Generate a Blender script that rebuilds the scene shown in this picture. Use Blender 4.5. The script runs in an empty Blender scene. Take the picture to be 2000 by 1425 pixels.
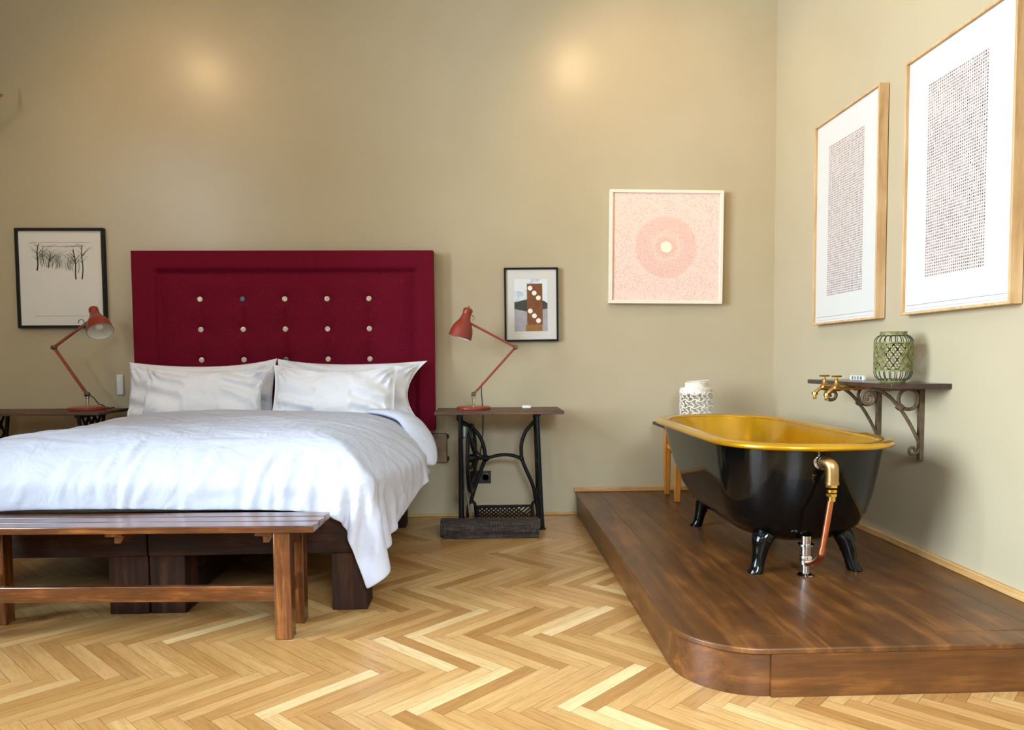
import bpy, bmesh, math, random
import numpy as np
from mathutils import Vector, Matrix, Quaternion

S = bpy.context.scene
COL = S.collection
R = math.radians
PI = math.pi

# ------------------------------------------------------------------ camera
YAW, PITCH, ROLL = 2.19, 3.0, 0.4
cam_d = bpy.data.cameras.new('camera')
cam = bpy.data.objects.new('camera', cam_d)
COL.objects.link(cam)
cam_d.sensor_width = 36.0
cam_d.lens = 1440 / 2000 * 36.0
cam_d.shift_y = 66.5 / 2000
cam_d.clip_start = 0.05
_fw = Vector((math.sin(R(YAW)) * math.cos(R(PITCH)), math.cos(R(YAW)) * math.cos(R(PITCH)), -math.sin(R(PITCH))))
_rt0 = Vector((math.cos(R(YAW)), -math.sin(R(YAW)), 0))
_up0 = _rt0.cross(_fw)
_rt = _rt0 * math.cos(R(ROLL)) - _up0 * math.sin(R(ROLL))
_up = _rt0 * math.sin(R(ROLL)) + _up0 * math.cos(R(ROLL))
cam.matrix_world = Matrix(((_rt.x, _up.x, -_fw.x, 0), (_rt.y, _up.y, -_fw.y, 0), (_rt.z, _up.z, -_fw.z, 1.09), (0, 0, 0, 1)))
S.camera = cam

# ------------------------------------------------------------------ view, world, daylight
S.view_settings.view_transform = 'Standard'
S.view_settings.look = 'None'
S.view_settings.gamma = 1.0
S.view_settings.use_curve_mapping = False
S.view_settings.exposure = 0.0
S.cycles.use_denoising = True
S.cycles.max_bounces = 8
S.cycles.diffuse_bounces = 4
S.cycles.glossy_bounces = 4
S.cycles.transparent_max_bounces = 8
S.cycles.caustics_reflective = False
S.cycles.caustics_refractive = False
S.cycles.sample_clamp_indirect = 6.0

world = bpy.data.worlds.new('sky')
S.world = world
world.use_nodes = True
_bg = world.node_tree.nodes['Background']
_sky = world.node_tree.nodes.new('ShaderNodeTexSky')
_sky.sky_type = 'NISHITA'
_sky.sun_disc = False
_sky.sun_elevation = R(40)
_sky.sun_rotation = R(200)
world.node_tree.links.new(_sky.outputs[0], _bg.inputs[0])
_bg.inputs[1].default_value = 0.12


def area_light(name, loc, aim, sx, sy, power, color):
    d = bpy.data.lights.new(name, 'AREA')
    d.shape = 'RECTANGLE'
    d.size, d.size_y = sx, sy
    d.energy = power
    d.color = color
    o = bpy.data.objects.new(name, d)
    COL.objects.link(o)
    o.location = loc
    o.rotation_euler = Vector(aim).to_track_quat('-Z', 'Z').to_euler()
    return o


# room extents
XL, XR, YF, YB, ZC = -4.0, 2.05, -0.8, 5.15, 4.3
# window openings: (wall, centre along the wall, width, sill, head)
WIN_LEFT = [(1.15, 2.6, 0.60, 3.7)]
WIN_FRONT = [(-1.5, 1.5, 0.12, 3.1), (0.85, 1.3, 0.12, 3.1)]
FRONT_W = [75, 330]
DAY = (0.69, 0.845, 1.0)
for yc, w, z0, z1 in WIN_LEFT:
    area_light('window_daylight', (XL - 0.75, yc - 0.1, (z0 + z1) / 2 + 0.3), (1, 0.42, -0.26), w + 0.6, z1 - z0 + 0.4, 1350, DAY)
for (xc, w, z0, z1), pw in zip(WIN_FRONT, FRONT_W):
    lo_ = area_light('window_daylight', (xc, YF - 0.75, 2.6), (0, 0.5, -0.87), w + 0.2, 1.2, pw, DAY)
    lo_.data.spread = R(100)


# ------------------------------------------------------------------ colour and material helpers
def C(r, g, b):
    f = lambda c: (c / 255 / 12.92) if c / 255 <= 0.04045 else ((c / 255 + 0.055) / 1.055) ** 2.4
    return (f(r), f(g), f(b), 1.0)


class NT:
    def __init__(s, name):
        s.m = bpy.data.materials.new(name)
        s.m.use_nodes = True
        s.t = s.m.node_tree
        s.b = s.t.nodes['Principled BSDF']

    def n(s, kind, **kw):
        nd = s.t.nodes.new('ShaderNode' + kind)
        for k, v in kw.items():
            if k.startswith('i_'):
                nd.inputs[k[2:].replace('_', ' ')].default_value = v
            else:
                setattr(nd, k, v)
        return nd

    def l(s, a, b):
        s.t.links.new(a, b)

    def set(s, **kw):
        for k, v in kw.items():
            s.b.inputs[k.replace('_', ' ')].default_value = v

    def coord(s, kind='Object', scale=(1, 1, 1), rot=(0, 0, 0), loc=(0, 0, 0)):
        tc = s.n('TexCoord')
        mp = s.n('Mapping')
        mp.inputs['Scale'].default_value = scale
        mp.inputs['Rotation'].default_value = rot
        mp.inputs['Location'].default_value = loc
        s.l(tc.outputs[kind], mp.inputs[0])
        return mp.outputs[0]

    def noise(s, vec, scale=5, detail=3, rough=0.55, dist=0.0):
        nd = s.n('TexNoise')
        nd.inputs['Scale'].default_value = scale
        nd.inputs['Detail'].default_value = detail
        nd.inputs['Roughness'].default_value = rough
        nd.inputs['Distortion'].default_value = dist
        if vec is not None:
            s.l(vec, nd.inputs['Vector'])
        return nd.outputs[0]

    def ramp(s, fac, stops):
        nd = s.n('ValToRGB')
        e = nd.color_ramp.elements
        while len(e) < len(stops):
            e.new(0.5)
        for el, (p, c) in zip(e, stops):
            el.position = p
            el.color = c
        s.l(fac, nd.inputs[0])
        return nd.outputs[0]

    def math(s, op, a, b=None, clamp=False):
        nd = s.n('Math', operation=op, use_clamp=clamp)
        for i, v in enumerate((a, b)):
            if v is None:
                continue
            if isinstance(v, (int, float)):
                nd.inputs[i].default_value = v
            else:
                s.l(v, nd.inputs[i])
        return nd.outputs[0]

    def mix(s, fac, a, b, mode='MIX'):
        nd = s.n('Mix', data_type='RGBA', blend_type=mode)
        for sock, v in ((nd.inputs[0], fac), (nd.inputs[6], a), (nd.inputs[7], b)):
            if isinstance(v, (int, float)):
                sock.default_value = v
            elif isinstance(v, tuple):
                sock.default_value = v
            else:
                s.l(v, sock)
        return nd.outputs[2]

    def bump(s, h, strength=0.2, dist=0.01):
        nd = s.n('Bump')
        nd.inputs['Strength'].default_value = strength
        nd.inputs['Distance'].default_value = dist
        s.l(h, nd.inputs['Height'])
        s.l(nd.outputs[0], s.b.inputs['Normal'])

    def base(s, sock):
        s.l(sock, s.b.inputs['Base Color'])


def plain(name, col, rough=0.5, metal=0.0, spec=0.5, coat=0.0, var=0.12, vscale=6.0, bump=0.0, bscale=200.0):
    t = NT(name)
    t.set(Roughness=rough, Metallic=metal)
    t.b.inputs['Specular IOR Level'].default_value = spec
    if coat:
        t.b.inputs['Coat Weight'].default_value = coat
        t.b.inputs['Coat Roughness'].default_value = 0.04
    v = t.coord()
    f = t.noise(v, vscale, 4)
    dark = tuple(c * (1 - var) for c in col[:3]) + (1,)
    lite = tuple(min(1, c * (1 + var)) for c in col[:3]) + (1,)
    t.base(t.ramp(f, [(0.3, dark), (0.7, lite)]))
    if bump:
        t.bump(t.noise(v, bscale, 2), bump, 0.003)
    return t.m


def wood(name, dark, mid, light, axis='X', scale=1.0, rough=0.45, coat=0.0, spec=0.5):
    t = NT(name)
    t.b.inputs['Specular IOR Level'].default_value = spec
    t.set(Roughness=rough)
    if coat:
        t.b.inputs['Coat Weight'].default_value = coat
        t.b.inputs['Coat Roughness'].default_value = 0.15
    sc = {'X': (1.2, 14, 14), 'Y': (14, 1.2, 14), 'Z': (14, 14, 1.2)}[axis]
    v = t.coord('Object', tuple(c * scale for c in sc))
    a = t.noise(v, 2.0, 6, 0.6, 0.6)
    b = t.noise(v, 9.0, 4, 0.7, 0.2)
    big = t.noise(t.coord('Object', (2.2, 2.2, 2.2)), 2.0, 3)
    f = t.math('ADD', t.math('MULTIPLY', a, 0.6), t.math('MULTIPLY', b, 0.25))
    f = t.math('ADD', f, t.math('MULTIPLY', big, 0.35))
    f = t.math('SUBTRACT', f, 0.1)
    t.base(t.ramp(f, [(0.32, dark), (0.52, mid), (0.72, light)]))
    t.bump(b, 0.15, 0.002)
    return t.m


def metal(name, col, rough=0.3, var=0.15, bump=0.0):
    return plain(name, col, rough, 1.0, 0.5, 0, var, 14.0, bump)


M = {}
# wall paint: greige, slightly satin
t = NT('wall_paint')
v = t.coord()
t.base(t.ramp(t.noise(v, 1.3, 5, 0.6), [(0.3, C(184, 168, 137)), (0.7, C(192, 177, 146))]))
t.set(Roughness=0.3)
t.b.inputs['Specular IOR Level'].default_value = 0.35
t.bump(t.noise(v, 90, 3), 0.05, 0.004)
M['wall'] = t.m
M['ceiling'] = plain('ceiling_paint', C(236, 234, 228), 0.8, var=0.02)

# herringbone oak boards
t = NT('oak_parquet')
uv = t.n('UVMap', uv_map='UVMap')
mp = t.n('Mapping')
mp.inputs['Scale'].default_value = (1.6, 22, 1)
t.l(uv.outputs[0], mp.inputs[0])
g1 = t.noise(mp.outputs[0], 3.0, 6, 0.6, 1.2)
g2 = t.noise(mp.outputs[0], 14.0, 3, 0.6)
at = t.n('Attribute', attribute_name='rnd')
wn = t.n('TexWhiteNoise', noise_dimensions='1D')
t.l(at.outputs['Fac'], wn.inputs['W'])
tone = t.ramp(wn.outputs[0], [(0.0, C(160, 113, 60)), (0.3, C(181, 135, 79)), (0.88, C(195, 152, 95)), (0.97, C(206, 168, 114)), (1.0, C(216, 184, 132))])
f = t.math('ADD', t.math('MULTIPLY', g1, 0.7), t.math('MULTIPLY', g2, 0.3))
grain = t.ramp(f, [(0.3, (0.55, 0.48, 0.38, 1)), (0.56, (1, 1, 1, 1)), (0.75, (1.0, 1.0, 1.0, 1))])
t.base(t.mix(0.75, tone, grain, 'MULTIPLY'))
t.set(Roughness=0.30)
t.b.inputs['Specular IOR Level'].default_value = 0.45
t.bump(g2, 0.06, 0.002)
M['parquet'] = t.m
M['floor_gap'] = plain('floor_gap', C(70, 45, 22), 0.8)

for ax in 'XYZ':
    M['bench' + ax] = wood('stained_pine_' + ax.lower(), C(46, 21, 7), C(98, 52, 20), C(166, 104, 48), ax, 1.0, 0.26, 0.6)
    M['bed' + ax] = wood('dark_timber_' + ax.lower(), C(24, 12, 7), C(48, 26, 14), C(92, 56, 32), ax, 0.9, 0.65, spec=0.2)
    M['plat' + ax] = wood('walnut_stained_boards_' + ax.lower(), C(54, 29, 10), C(90, 52, 19), C(138, 86, 38), ax, 0.5, 0.4, 0.1)
    M['table' + ax] = wood('worn_brown_wood_' + ax.lower(), C(44, 26, 16), C(84, 54, 34), C(122, 86, 56), ax, 1.0, 0.5)
    M['oak' + ax] = wood('light_oak_' + ax.lower(), C(178, 134, 84), C(210, 170, 120), C(228, 194, 150), ax, 1.0, 0.5)
    M['beech' + ax] = wood('orange_beech_' + ax.lower(), C(158, 90, 22), C(190, 118, 38), C(212, 146, 62), ax, 1.0, 0.45)
    M['trim' + ax] = wood('honey_trim_' + ax.lower(), C(164, 116, 62), C(198, 152, 92), C(222, 184, 128), ax, 1.0, 0.45)
M['shelfY'] = wood('dark_shelf_wood', C(26, 14, 12), C(52, 31, 26), C(84, 56, 46), 'Y', 0.8, 0.3, 0.3)
M['darkseat'] = plain('dark_seat', C(52, 34, 30), 0.5)

# burgundy woven fabric
t = NT('burgundy_fabric')
v = t.coord('Object', (1, 1, 1))
w1 = t.noise(t.coord('Object', (90, 90, 700)), 1.0, 2)
w2 = t.noise(t.coord('Object', (700, 90, 90)), 1.0, 2)
wv = t.math('ADD', t.math('MULTIPLY', w1, 0.5), t.math('MULTIPLY', w2, 0.5))
t.base(t.ramp(wv, [(0.35, C(72, 0, 20)), (0.5, C(106, 0, 30)), (0.68, C(136, 16, 48))]))
t.set(Roughness=0.85)
t.b.inputs['Specular IOR Level'].default_value = 0.2
t.b.inputs['Sheen Weight'].default_value = 0.08
t.b.inputs['Sheen Roughness'].default_value = 0.4
t.b.inputs['Sheen Tint'].default_value = C(190, 60, 90)
t.bump(wv, 0.25, 0.003)
M['burgundy'] = t.m

# white cotton
def cotton(name, col, s):
    t = NT(name)
    v = t.coord()
    a = t.noise(v, 7, 4, 0.6, 1.5)
    t.base(t.ramp(a, [(0.2, tuple(c * 0.97 for c in col[:3]) + (1,)), (0.8, col)]))
    t.set(Roughness=0.85)
    t.b.inputs['Specular IOR Level'].default_value = 0.2
    b = t.math('ADD', t.math('MULTIPLY', t.noise(v, 9, 2, 0.5, 2.0), 0.6), t.math('MULTIPLY', t.noise(v, 4, 2, 0.5, 2.5), 1.6))
    t.bump(b, s, 0.02)
    return t.m


M['cotton'] = cotton('white_cotton', C(197, 199, 211), 0.26)
M['cotton_p'] = cotton('white_pillowcase', C(238, 238, 244), 0.28)
M['mattress'] = plain('mattress_ticking', C(205, 200, 190), 0.8)

M['blackgloss'] = plain('black_enamel', C(7, 7, 6), 0.08, 0, 0.32, 0.0, 0.05)
t = NT('gold_enamel')
v = t.coord()
t.base(t.ramp(t.noise(v, 4, 4), [(0.3, C(190, 134, 6)), (0.7, C(210, 158, 14))]))
t.set(Roughness=0.24, Metallic=0.6)
t.b.inputs['Coat Weight'].default_value = 0.5
t.b.inputs['Coat Roughness'].default_value = 0.12
M['gold'] = t.m
M['brass'] = metal('brass', C(196, 152, 78), 0.28)
M['brass_bright'] = metal('polished_brass', C(226, 186, 96), 0.18)
M['brass_dull'] = metal('brushed_brass', C(176, 142, 92), 0.36)
M['copper'] = metal('copper', C(196, 118, 80), 0.3)
M['chrome'] = metal('chrome', C(205, 205, 200), 0.1, 0.04)
M['steel'] = metal('brushed_steel', C(128, 116, 100), 0.28, 0.25)
M['nickel'] = metal('nickel', C(120, 108, 92), 0.35)
M['iron'] = plain('black_cast_iron', C(14, 14, 15), 0.5, 0.0, 0.3, 0, 0.3)
M['iron_wear'] = plain('worn_grey_iron', C(138, 136, 132), 0.45, 0.3, 0.5, 0, 0.35)
M['rustiron'] = plain('rusty_wrought_iron', C(98, 78, 54), 0.6, 0.25, 0.5, 0, 0.45, 22, 0.3, 120)
M['lampred'] = plain('red_lamp_enamel', C(140, 46, 26), 0.38, 0.0, 0.5, 0.2, 0.06)
M['lampwhite'] = plain('white_enamel', C(238, 236, 230), 0.4, var=0.02)
M['cord'] = plain('black_cord', C(22, 20, 20), 0.6)
M['white_plastic'] = plain('white_plastic', C(232, 230, 224), 0.35, var=0.02)
M['dark_plastic'] = plain('dark_plastic', C(26, 22, 20), 0.35, var=0.1)
M['grey_button'] = plain('blue_grey_button', C(92, 100, 118), 0.35, 0.3)
M['pearl_button'] = plain('shell_button', C(214, 196, 176), 0.3, 0.25, var=0.3, vscale=60)
M['black_frame'] = plain('black_frame_lacquer', C(18, 16, 17), 0.5, 0, 0.25)
M['white_frame'] = plain('cream_frame_paint', C(240, 226, 206), 0.45, var=0.03)
M['paper'] = plain('white_paper', C(228, 224, 216), 0.7, spec=0.2, var=0.015)
M['mount'] = plain('white_mount_card', C(214, 210, 204), 0.7, spec=0.2, var=0.015)
M['ink'] = plain('black_ink', C(34, 30, 28), 0.7)
M['greyink'] = plain('grey_ink', C(120, 112, 104), 0.8)
M['greenpatina'] = plain('green_patina', C(126, 122, 74), 0.6, 0.2, 0.4, 0, 0.45, 60)
M['darkgreen'] = plain('dark_green_wire', C(74, 84, 58), 0.55, 0.3, 0.4, 0, 0.3, 60)
M['whitemetal'] = plain('whitewashed_metal', C(228, 216, 200), 0.6, 0, 0.3, 0, 0.12, 40)
M['bulb'] = plain('frosted_bulb', C(250, 245, 235), 0.3, var=0.02)
M['glass_pane'] = None
t = NT('window_glass')
tr = t.n('BsdfTransparent')
gl = t.n('BsdfGlossy')
gl.inputs['Roughness'].default_value = 0.02
fr = t.n('Fresnel')
fr.inputs['IOR'].default_value = 1.45
mx = t.n('MixShader')
t.l(fr.outputs[0], mx.inputs[0])
t.l(tr.outputs[0], mx.inputs[1])
t.l(gl.outputs[0], mx.inputs[2])
t.l(mx.outputs[0], t.t.nodes['Material Output'].inputs['Surface'])
M['glass_pane'] = t.m

# woven mat
t = NT('dark_woven_mat')
v = t.coord()
w1 = t.noise(t.coord('Object', (300, 30, 30)), 1.0, 2)
w2 = t.noise(t.coord('Object', (12, 120, 120)), 1.0, 2)
wv = t.math('ADD', t.math('MULTIPLY', w1, 0.5), t.math('MULTIPLY', w2, 0.5))
t.base(t.ramp(wv, [(0.35, C(28, 21, 17)), (0.5, C(52, 41, 34)), (0.66, C(88, 76, 66))]))
t.set(Roughness=0.9)
t.bump(wv, 0.5, 0.006)
M['mat'] = t.m

# typed sheet: rows of small brown marks (object coords: x across, z up, marks cell 1.05 x 1.25 cm)
def typed(name, nx, nz, w, h):
    t = NT(name)
    tc = t.n('TexCoord')
    sp = t.n('SeparateXYZ')
    t.l(tc.outputs['Object'], sp.inputs[0])
    u = t.math('ADD', t.math('DIVIDE', sp.outputs['X'], w), 0.5)
    q = t.math('ADD', t.math('DIVIDE', sp.outputs['Z'], h), 0.5)
    un, qn = t.math('MULTIPLY', u, nx), t.math('MULTIPLY', q, nz)
    cu, cq = t.math('FLOOR', un), t.math('FLOOR', qn)
    fu, fq = t.math('FRACT', un), t.math('FRACT', qn)
    cv = t.n('CombineXYZ')
    t.l(cu, cv.inputs[0])
    t.l(cq, cv.inputs[1])
    wn = t.n('TexWhiteNoise', noise_dimensions='2D')
    t.l(cv.outputs[0], wn.inputs['Vector'])
    wb = t.n('TexNoise', noise_dimensions='2D')
    wb.inputs['Scale'].default_value = 0.35
    wb.inputs['Detail'].default_value = 3
    t.l(cv.outputs[0], wb.inputs['Vector'])
    fine = t.noise(t.coord('Object', (1, 1, 1)), 330, 1)
    du = t.math('ABSOLUTE', t.math('SUBTRACT', fu, 0.5))
    dq = t.math('ABSOLUTE', t.math('SUBTRACT', fq, 0.5))
    inside = t.math('MULTIPLY', t.math('LESS_THAN', t.math('ADD', du, t.math('MULTIPLY', dq, 0.2)), 0.32), t.math('LESS_THAN', dq, 0.30))
    solid = t.math('GREATER_THAN', fine, 0.43)
    inr = t.math('MULTIPLY', t.math('LESS_THAN', t.math('ABSOLUTE', t.math('SUBTRACT', u, 0.5)), 0.5),
                 t.math('LESS_THAN', t.math('ABSOLUTE', t.math('SUBTRACT', q, 0.5)), 0.5))
    mask = t.math('MULTIPLY', t.math('MULTIPLY', inside, solid), inr)
    dens = t.math('ADD', t.math('MULTIPLY', wn.outputs[0], 0.45), t.math('MULTIPLY', wb.outputs[0], 0.95))
    dens = t.math('ADD', dens, 0.16, True)
    fac = t.math('MULTIPLY', mask, dens, True)
    t.base(t.mix(fac, t.mix(inr, C(212, 207, 198), C(214, 200, 190)), C(56, 22, 16)))
    t.set(Roughness=0.7)
    t.b.inputs['Specular IOR Level'].default_value = 0.2
    return t.m


M['typed_a'] = typed('typed_sheet', 30, 66, 0.40, 0.86)

# pink drawing of concentric rings
t = NT('pink_ring_drawing')
tc = t.n('TexCoord')
sp = t.n('SeparateXYZ')
t.l(tc.outputs['Object'], sp.inputs[0])
x, z = sp.outputs['X'], sp.outputs['Z']
r = t.math('SQRT', t.math('ADD', t.math('MULTIPLY', x, x), t.math('MULTIPLY', z, z)))
an = t.math('ARCTAN2', z, x)
cv = t.n('CombineXYZ')
t.l(t.math('MULTIPLY', t.math('SINE', an), 9.0), cv.inputs[0])
t.l(t.math('MULTIPLY', t.math('COSINE', an), 9.0), cv.inputs[1])
t.l(t.math('FLOOR', t.math('MULTIPLY', r, 62)), cv.inputs[2])
seg = t.noise(cv.outputs[0], 1.6, 3, 0.7)
line = t.math('LESS_THAN', t.math('ABSOLUTE', t.math('SUBTRACT', t.math('FRACT', t.math('MULTIPLY', r, 62)), 0.5)), 0.2)
dash = t.math('MULTIPLY', line, t.math('GREATER_THAN', seg, 0.53))
wob = t.noise(t.coord('Object', (1, 1, 1)), 5, 3)
wash = t.ramp(t.math('ADD', r, t.math('MULTIPLY', t.math('SUBTRACT', wob, 0.5), 0.02)),
              [(0.035, C(245, 232, 214)), (0.045, C(232, 188, 168)), (0.09, C(238, 206, 188)), (0.13, C(236, 196, 180)), (0.205, C(236, 196, 180)), (0.222, C(241, 212, 198)), (0.5, C(240, 212, 198))])
spk = t.noise(t.coord('Object', (1, 1, 1)), 85, 3, 0.7)
spk2 = t.noise(t.coord('Object', (1, 1, 1)), 7, 2, 0.7)
sm = t.math('MULTIPLY', t.math('GREATER_THAN', spk, 0.60), t.math('GREATER_THAN', spk2, 0.42))
c1 = t.mix(t.math('MULTIPLY', dash, 0.4), wash, C(214, 148, 130))
c1 = t.mix(t.math('MULTIPLY', sm, 0.5), c1, C(196, 150, 128))
c1 = t.mix(t.math('LESS_THAN', r, 0.036), c1, C(246, 236, 212))
t.base(c1)
t.set(Roughness=0.7)
M['pinkart'] = t.m

# colours of the small landscape photo
M['ph_sky'] = None
t = NT('photo_sky')
v = t.coord('Object', (1, 1, 1))
f = t.noise(v, 9, 4, 0.6, 0.8)
sp = t.n('SeparateXYZ')
tc = t.n('TexCoord')
t.l(tc.outputs['Object'], sp.inputs[0])
f2 = t.math('ADD', f, t.math('MULTIPLY', t.math('SUBTRACT', sp.outputs['Z'], 0.36), 1.1))
t.base(t.ramp(f2, [(0.30, C(172, 192, 208)), (0.42, C(222, 226, 228)), (0.60, C(226, 228, 230)), (0.72, C(150, 166, 206))]))
M['ph_sky'] = t.m
M['ph_hill'] = plain('photo_hill', C(62, 62, 52), 0.6, var=0.4, vscale=60)
M['ph_water'] = plain('photo_water', C(168, 162, 168), 0.5, var=0.1, vscale=20)
M['ph_tower'] = plain('photo_tower', C(122, 72, 34), 0.5, var=0.25, vscale=18)
M['ph_shadow'] = plain('photo_reflection', C(150, 104, 50), 0.5, var=0.2, vscale=18)
M['ph_dot'] = plain('photo_dot', C(246, 238, 226), 0.5, var=0.02)


# ------------------------------------------------------------------ geometry helpers
class MB:
    """Collects shapes and links them as one mesh object."""

    def __init__(s):
        s.v, s.f, s.mi = [], [], []
        s.uv = None

    def add(s, verts, faces, m=0):
        o = len(s.v)
        s.v += [tuple(p) for p in verts]
        s.f += [tuple(i + o for i in f) for f in faces]
        s.mi += [m] * len(faces)
        return s

    def box(s, x0, x1, y0, y1, z0, z1, m=0):
        v = [(x0, y0, z0), (x1, y0, z0), (x1, y1, z0), (x0, y1, z0), (x0, y0, z1), (x1, y0, z1), (x1, y1, z1), (x0, y1, z1)]
        f = [(0, 3, 2, 1), (4, 5, 6, 7), (0, 1, 5, 4), (1, 2, 6, 5), (2, 3, 7, 6), (3, 0, 4, 7)]
        return s.add(v, f, m)

    def bar(s, p0, p1, w, h, up=(0, 0, 1), m=0):
        p0, p1 = Vector(p0), Vector(p1)
        d = (p1 - p0).normalized()
        u = Vector(up)
        sd = d.cross(u).normalized()
        u = sd.cross(d).normalized()
        v = []
        for p in (p0, p1):
            for a, b in ((-1, -1), (1, -1), (1, 1), (-1, 1)):
                v.append(p + sd * a * w / 2 + u * b * h / 2)
        f = [(0, 1, 2, 3), (7, 6, 5, 4), (0, 4, 5, 1), (1, 5, 6, 2), (2, 6, 7, 3), (3, 7, 4, 0)]
        return s.add(v, f, m)

    def tube(s, path, r, n=10, closed=False, m=0, caps=True, flat=None):
        P = [Vector(p) for p in path]
        k = len(P)
        rr = r if isinstance(r, (list, tuple)) else [r] * k
        T = []
        for i in range(k):
            a = P[(i - 1) % k] if (closed or i > 0) else P[i]
            b = P[(i + 1) % k] if (closed or i < k - 1) else P[i]
            T.append((b - a).normalized())
        ref = Vector((0, 0, 1)) if abs(T[0].z) < 0.9 else Vector((1, 0, 0))
        N = (ref - T[0] * ref.dot(T[0])).normalized()
        v, f = [], []
        for i in range(k):
            if i:
                q = T[i - 1].rotation_difference(T[i])
                N = (q @ N)
                N = (N - T[i] * N.dot(T[i])).normalized()
            B = T[i].cross(N)
            for j in range(n):
                a = 2 * PI * j / n
                ca, sa = math.cos(a), math.sin(a)
                if flat:
                    ca *= flat
                v.append(P[i] + (N * ca + B * sa) * rr[i])
        for i in range(k if closed else k - 1):
            i2 = (i + 1) % k
            for j in range(n):
                j2 = (j + 1) % n
                f.append((i * n + j, i * n + j2, i2 * n + j2, i2 * n + j))
        if caps and not closed:
            f.append(tuple(reversed(range(n))))
            f.append(tuple(range((k - 1) * n, k * n)))
        return s.add(v, f, m)

    def lathe(s, prof, at=(0, 0, 0), axis=(0, 0, 1), n=28, m=0, open_end=False):
        q = Vector((0, 0, 1)).rotation_difference(Vector(axis).normalized())
        at = Vector(at)
        v, f = [], []
        for (r, z) in prof:
            for j in range(n):
                a = 2 * PI * j / n
                v.append(at + q @ Vector((r * math.cos(a), r * math.sin(a), z)))
        for i in range(len(prof) - 1):
            for j in range(n):
                j2 = (j + 1) % n
                f.append((i * n + j, i * n + j2, (i + 1) * n + j2, (i + 1) * n + j))
        if prof[0][0] > 1e-5 and not open_end:
            f.append(tuple(reversed(range(n))))
        if prof[-1][0] > 1e-5 and not open_end:
            f.append(tuple(range((len(prof) - 1) * n, len(prof) * n)))
        return s.add(v, f, m)

    def loft(s, rings, cap0=True, cap1=True, m=0, closed=True):
        n = len(rings[0])
        v = [p for r in rings for p in r]
        f = []
        for i in range(len(rings) - 1):
            for j in range(n if closed else n - 1):
                j2 = (j + 1) % n
                f.append((i * n + j, i * n + j2, (i + 1) * n + j2, (i + 1) * n + j))
        if cap0:
            f.append(tuple(reversed(range(n))))
        if cap1:
            f.append(tuple(range((len(rings) - 1) * n, len(rings) * n)))
        return s.add(v, f, m)

    def prism(s, pts, d, m=0):
        """closed polygon pts (3d) pushed along d"""
        n = len(pts)
        d = Vector(d)
        v = [Vector(p) for p in pts] + [Vector(p) + d for p in pts]
        f = [tuple(reversed(range(n))), tuple(range(n, 2 * n))]
        f += [(i, (i + 1) % n, n + (i + 1) % n, n + i) for i in range(n)]
        return s.add(v, f, m)

    def sphere(s, c, r, n=16, k=10, m=0, sz=1.0):
        prof = [(max(1e-6, r * math.sin(PI * i / k)), -r * sz * math.cos(PI * i / k)) for i in range(k + 1)]
        return s.lathe(prof, c, (0, 0, 1), n, m)

    def build(s, name, mats, parent=None, bevel=0.0, sub=0, smooth=35, base=True, seg=2):
        me = bpy.data.meshes.new(name)
        off = Vector((0, 0, 0))
        V = s.v
        if parent is None and base:
            a = np.array([tuple(p) for p in V])
            off = Vector(((a[:, 0].min() + a[:, 0].max()) / 2, (a[:, 1].min() + a[:, 1].max()) / 2, a[:, 2].min()))
            V = [tuple(Vector(p) - off) for p in V]
        me.from_pydata([tuple(p) for p in V], [], s.f)
        bm = bmesh.new()
        bm.from_mesh(me)
        bmesh.ops.recalc_face_normals(bm, faces=bm.faces)
        bm.to_mesh(me)
        bm.free()
        if not isinstance(mats, (list, tuple)):
            mats = [mats]
        for mm in mats:
            me.materials.append(mm)
        me.polygons.foreach_set('material_index', s.mi)
        if smooth:
            me.polygons.foreach_set('use_smooth', [True] * len(me.polygons))
            me.set_sharp_from_angle(angle=R(smooth))
        o = bpy.data.objects.new(name, me)
        COL.objects.link(o)
        o.location = off
        if parent is not None:
            o.parent = parent
        if bevel:
            md = o.modifiers.new('bevel', 'BEVEL')
            md.width = bevel
            md.segments = seg
            md.limit_method = 'ANGLE'
            md.angle_limit = R(40)
        if sub:
            md = o.modifiers.new('subsurf', 'SUBSURF')
            md.levels = sub
            md.render_levels = sub
        return o


def empty(name, loc=(0, 0, 0), rz=0.0):
    o = bpy.data.objects.new(name, None)
    COL.objects.link(o)
    o.location = loc
    o.rotation_euler = (0, 0, rz)
    o.empty_display_size = 0.1
    return o


def tag(o, label, cat, group=None):
    o['label'] = label
    o['category'] = cat
    if group:
        o['group'] = group
    return o


def struct(o):
    o['kind'] = 'structure'
    return o


def copy_tree(o, parent=None):
    c = o.copy()
    COL.objects.link(c)
    if parent is not None:
        c.parent = parent
    for ch in list(o.children):
        copy_tree(ch, c)
    return c


def arc(c, r, a0, a1, n=16, plane='XZ'):
    out = []
    for i in range(n + 1):
        a = R(a0 + (a1 - a0) * i / n)
        u, w = r * math.cos(a), r * math.sin(a)
        if plane == 'XZ':
            out.append((c[0] + u, c[1], c[2] + w))
        elif plane == 'YZ':
            out.append((c[0], c[1] + u, c[2] + w))
        else:
            out.append((c[0] + u, c[1] + w, c[2]))
    return out


def smooth_path(pts, n=8):
    """Catmull-Rom through pts"""
    P = [Vector(p) for p in pts]
    out = []
    for i in range(len(P) - 1):
        p0, p1, p2, p3 = P[max(i - 1, 0)], P[i], P[i + 1], P[min(i + 2, len(P) - 1)]
        for k in range(n):
            t = k / n
            out.append(0.5 * ((2 * p1) + (p2 - p0) * t + (2 * p0 - 5 * p1 + 4 * p2 - p3) * t * t + (3 * p1 - p0 - 3 * p2 + p3) * t ** 3))
    out.append(P[-1])
    return out


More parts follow.
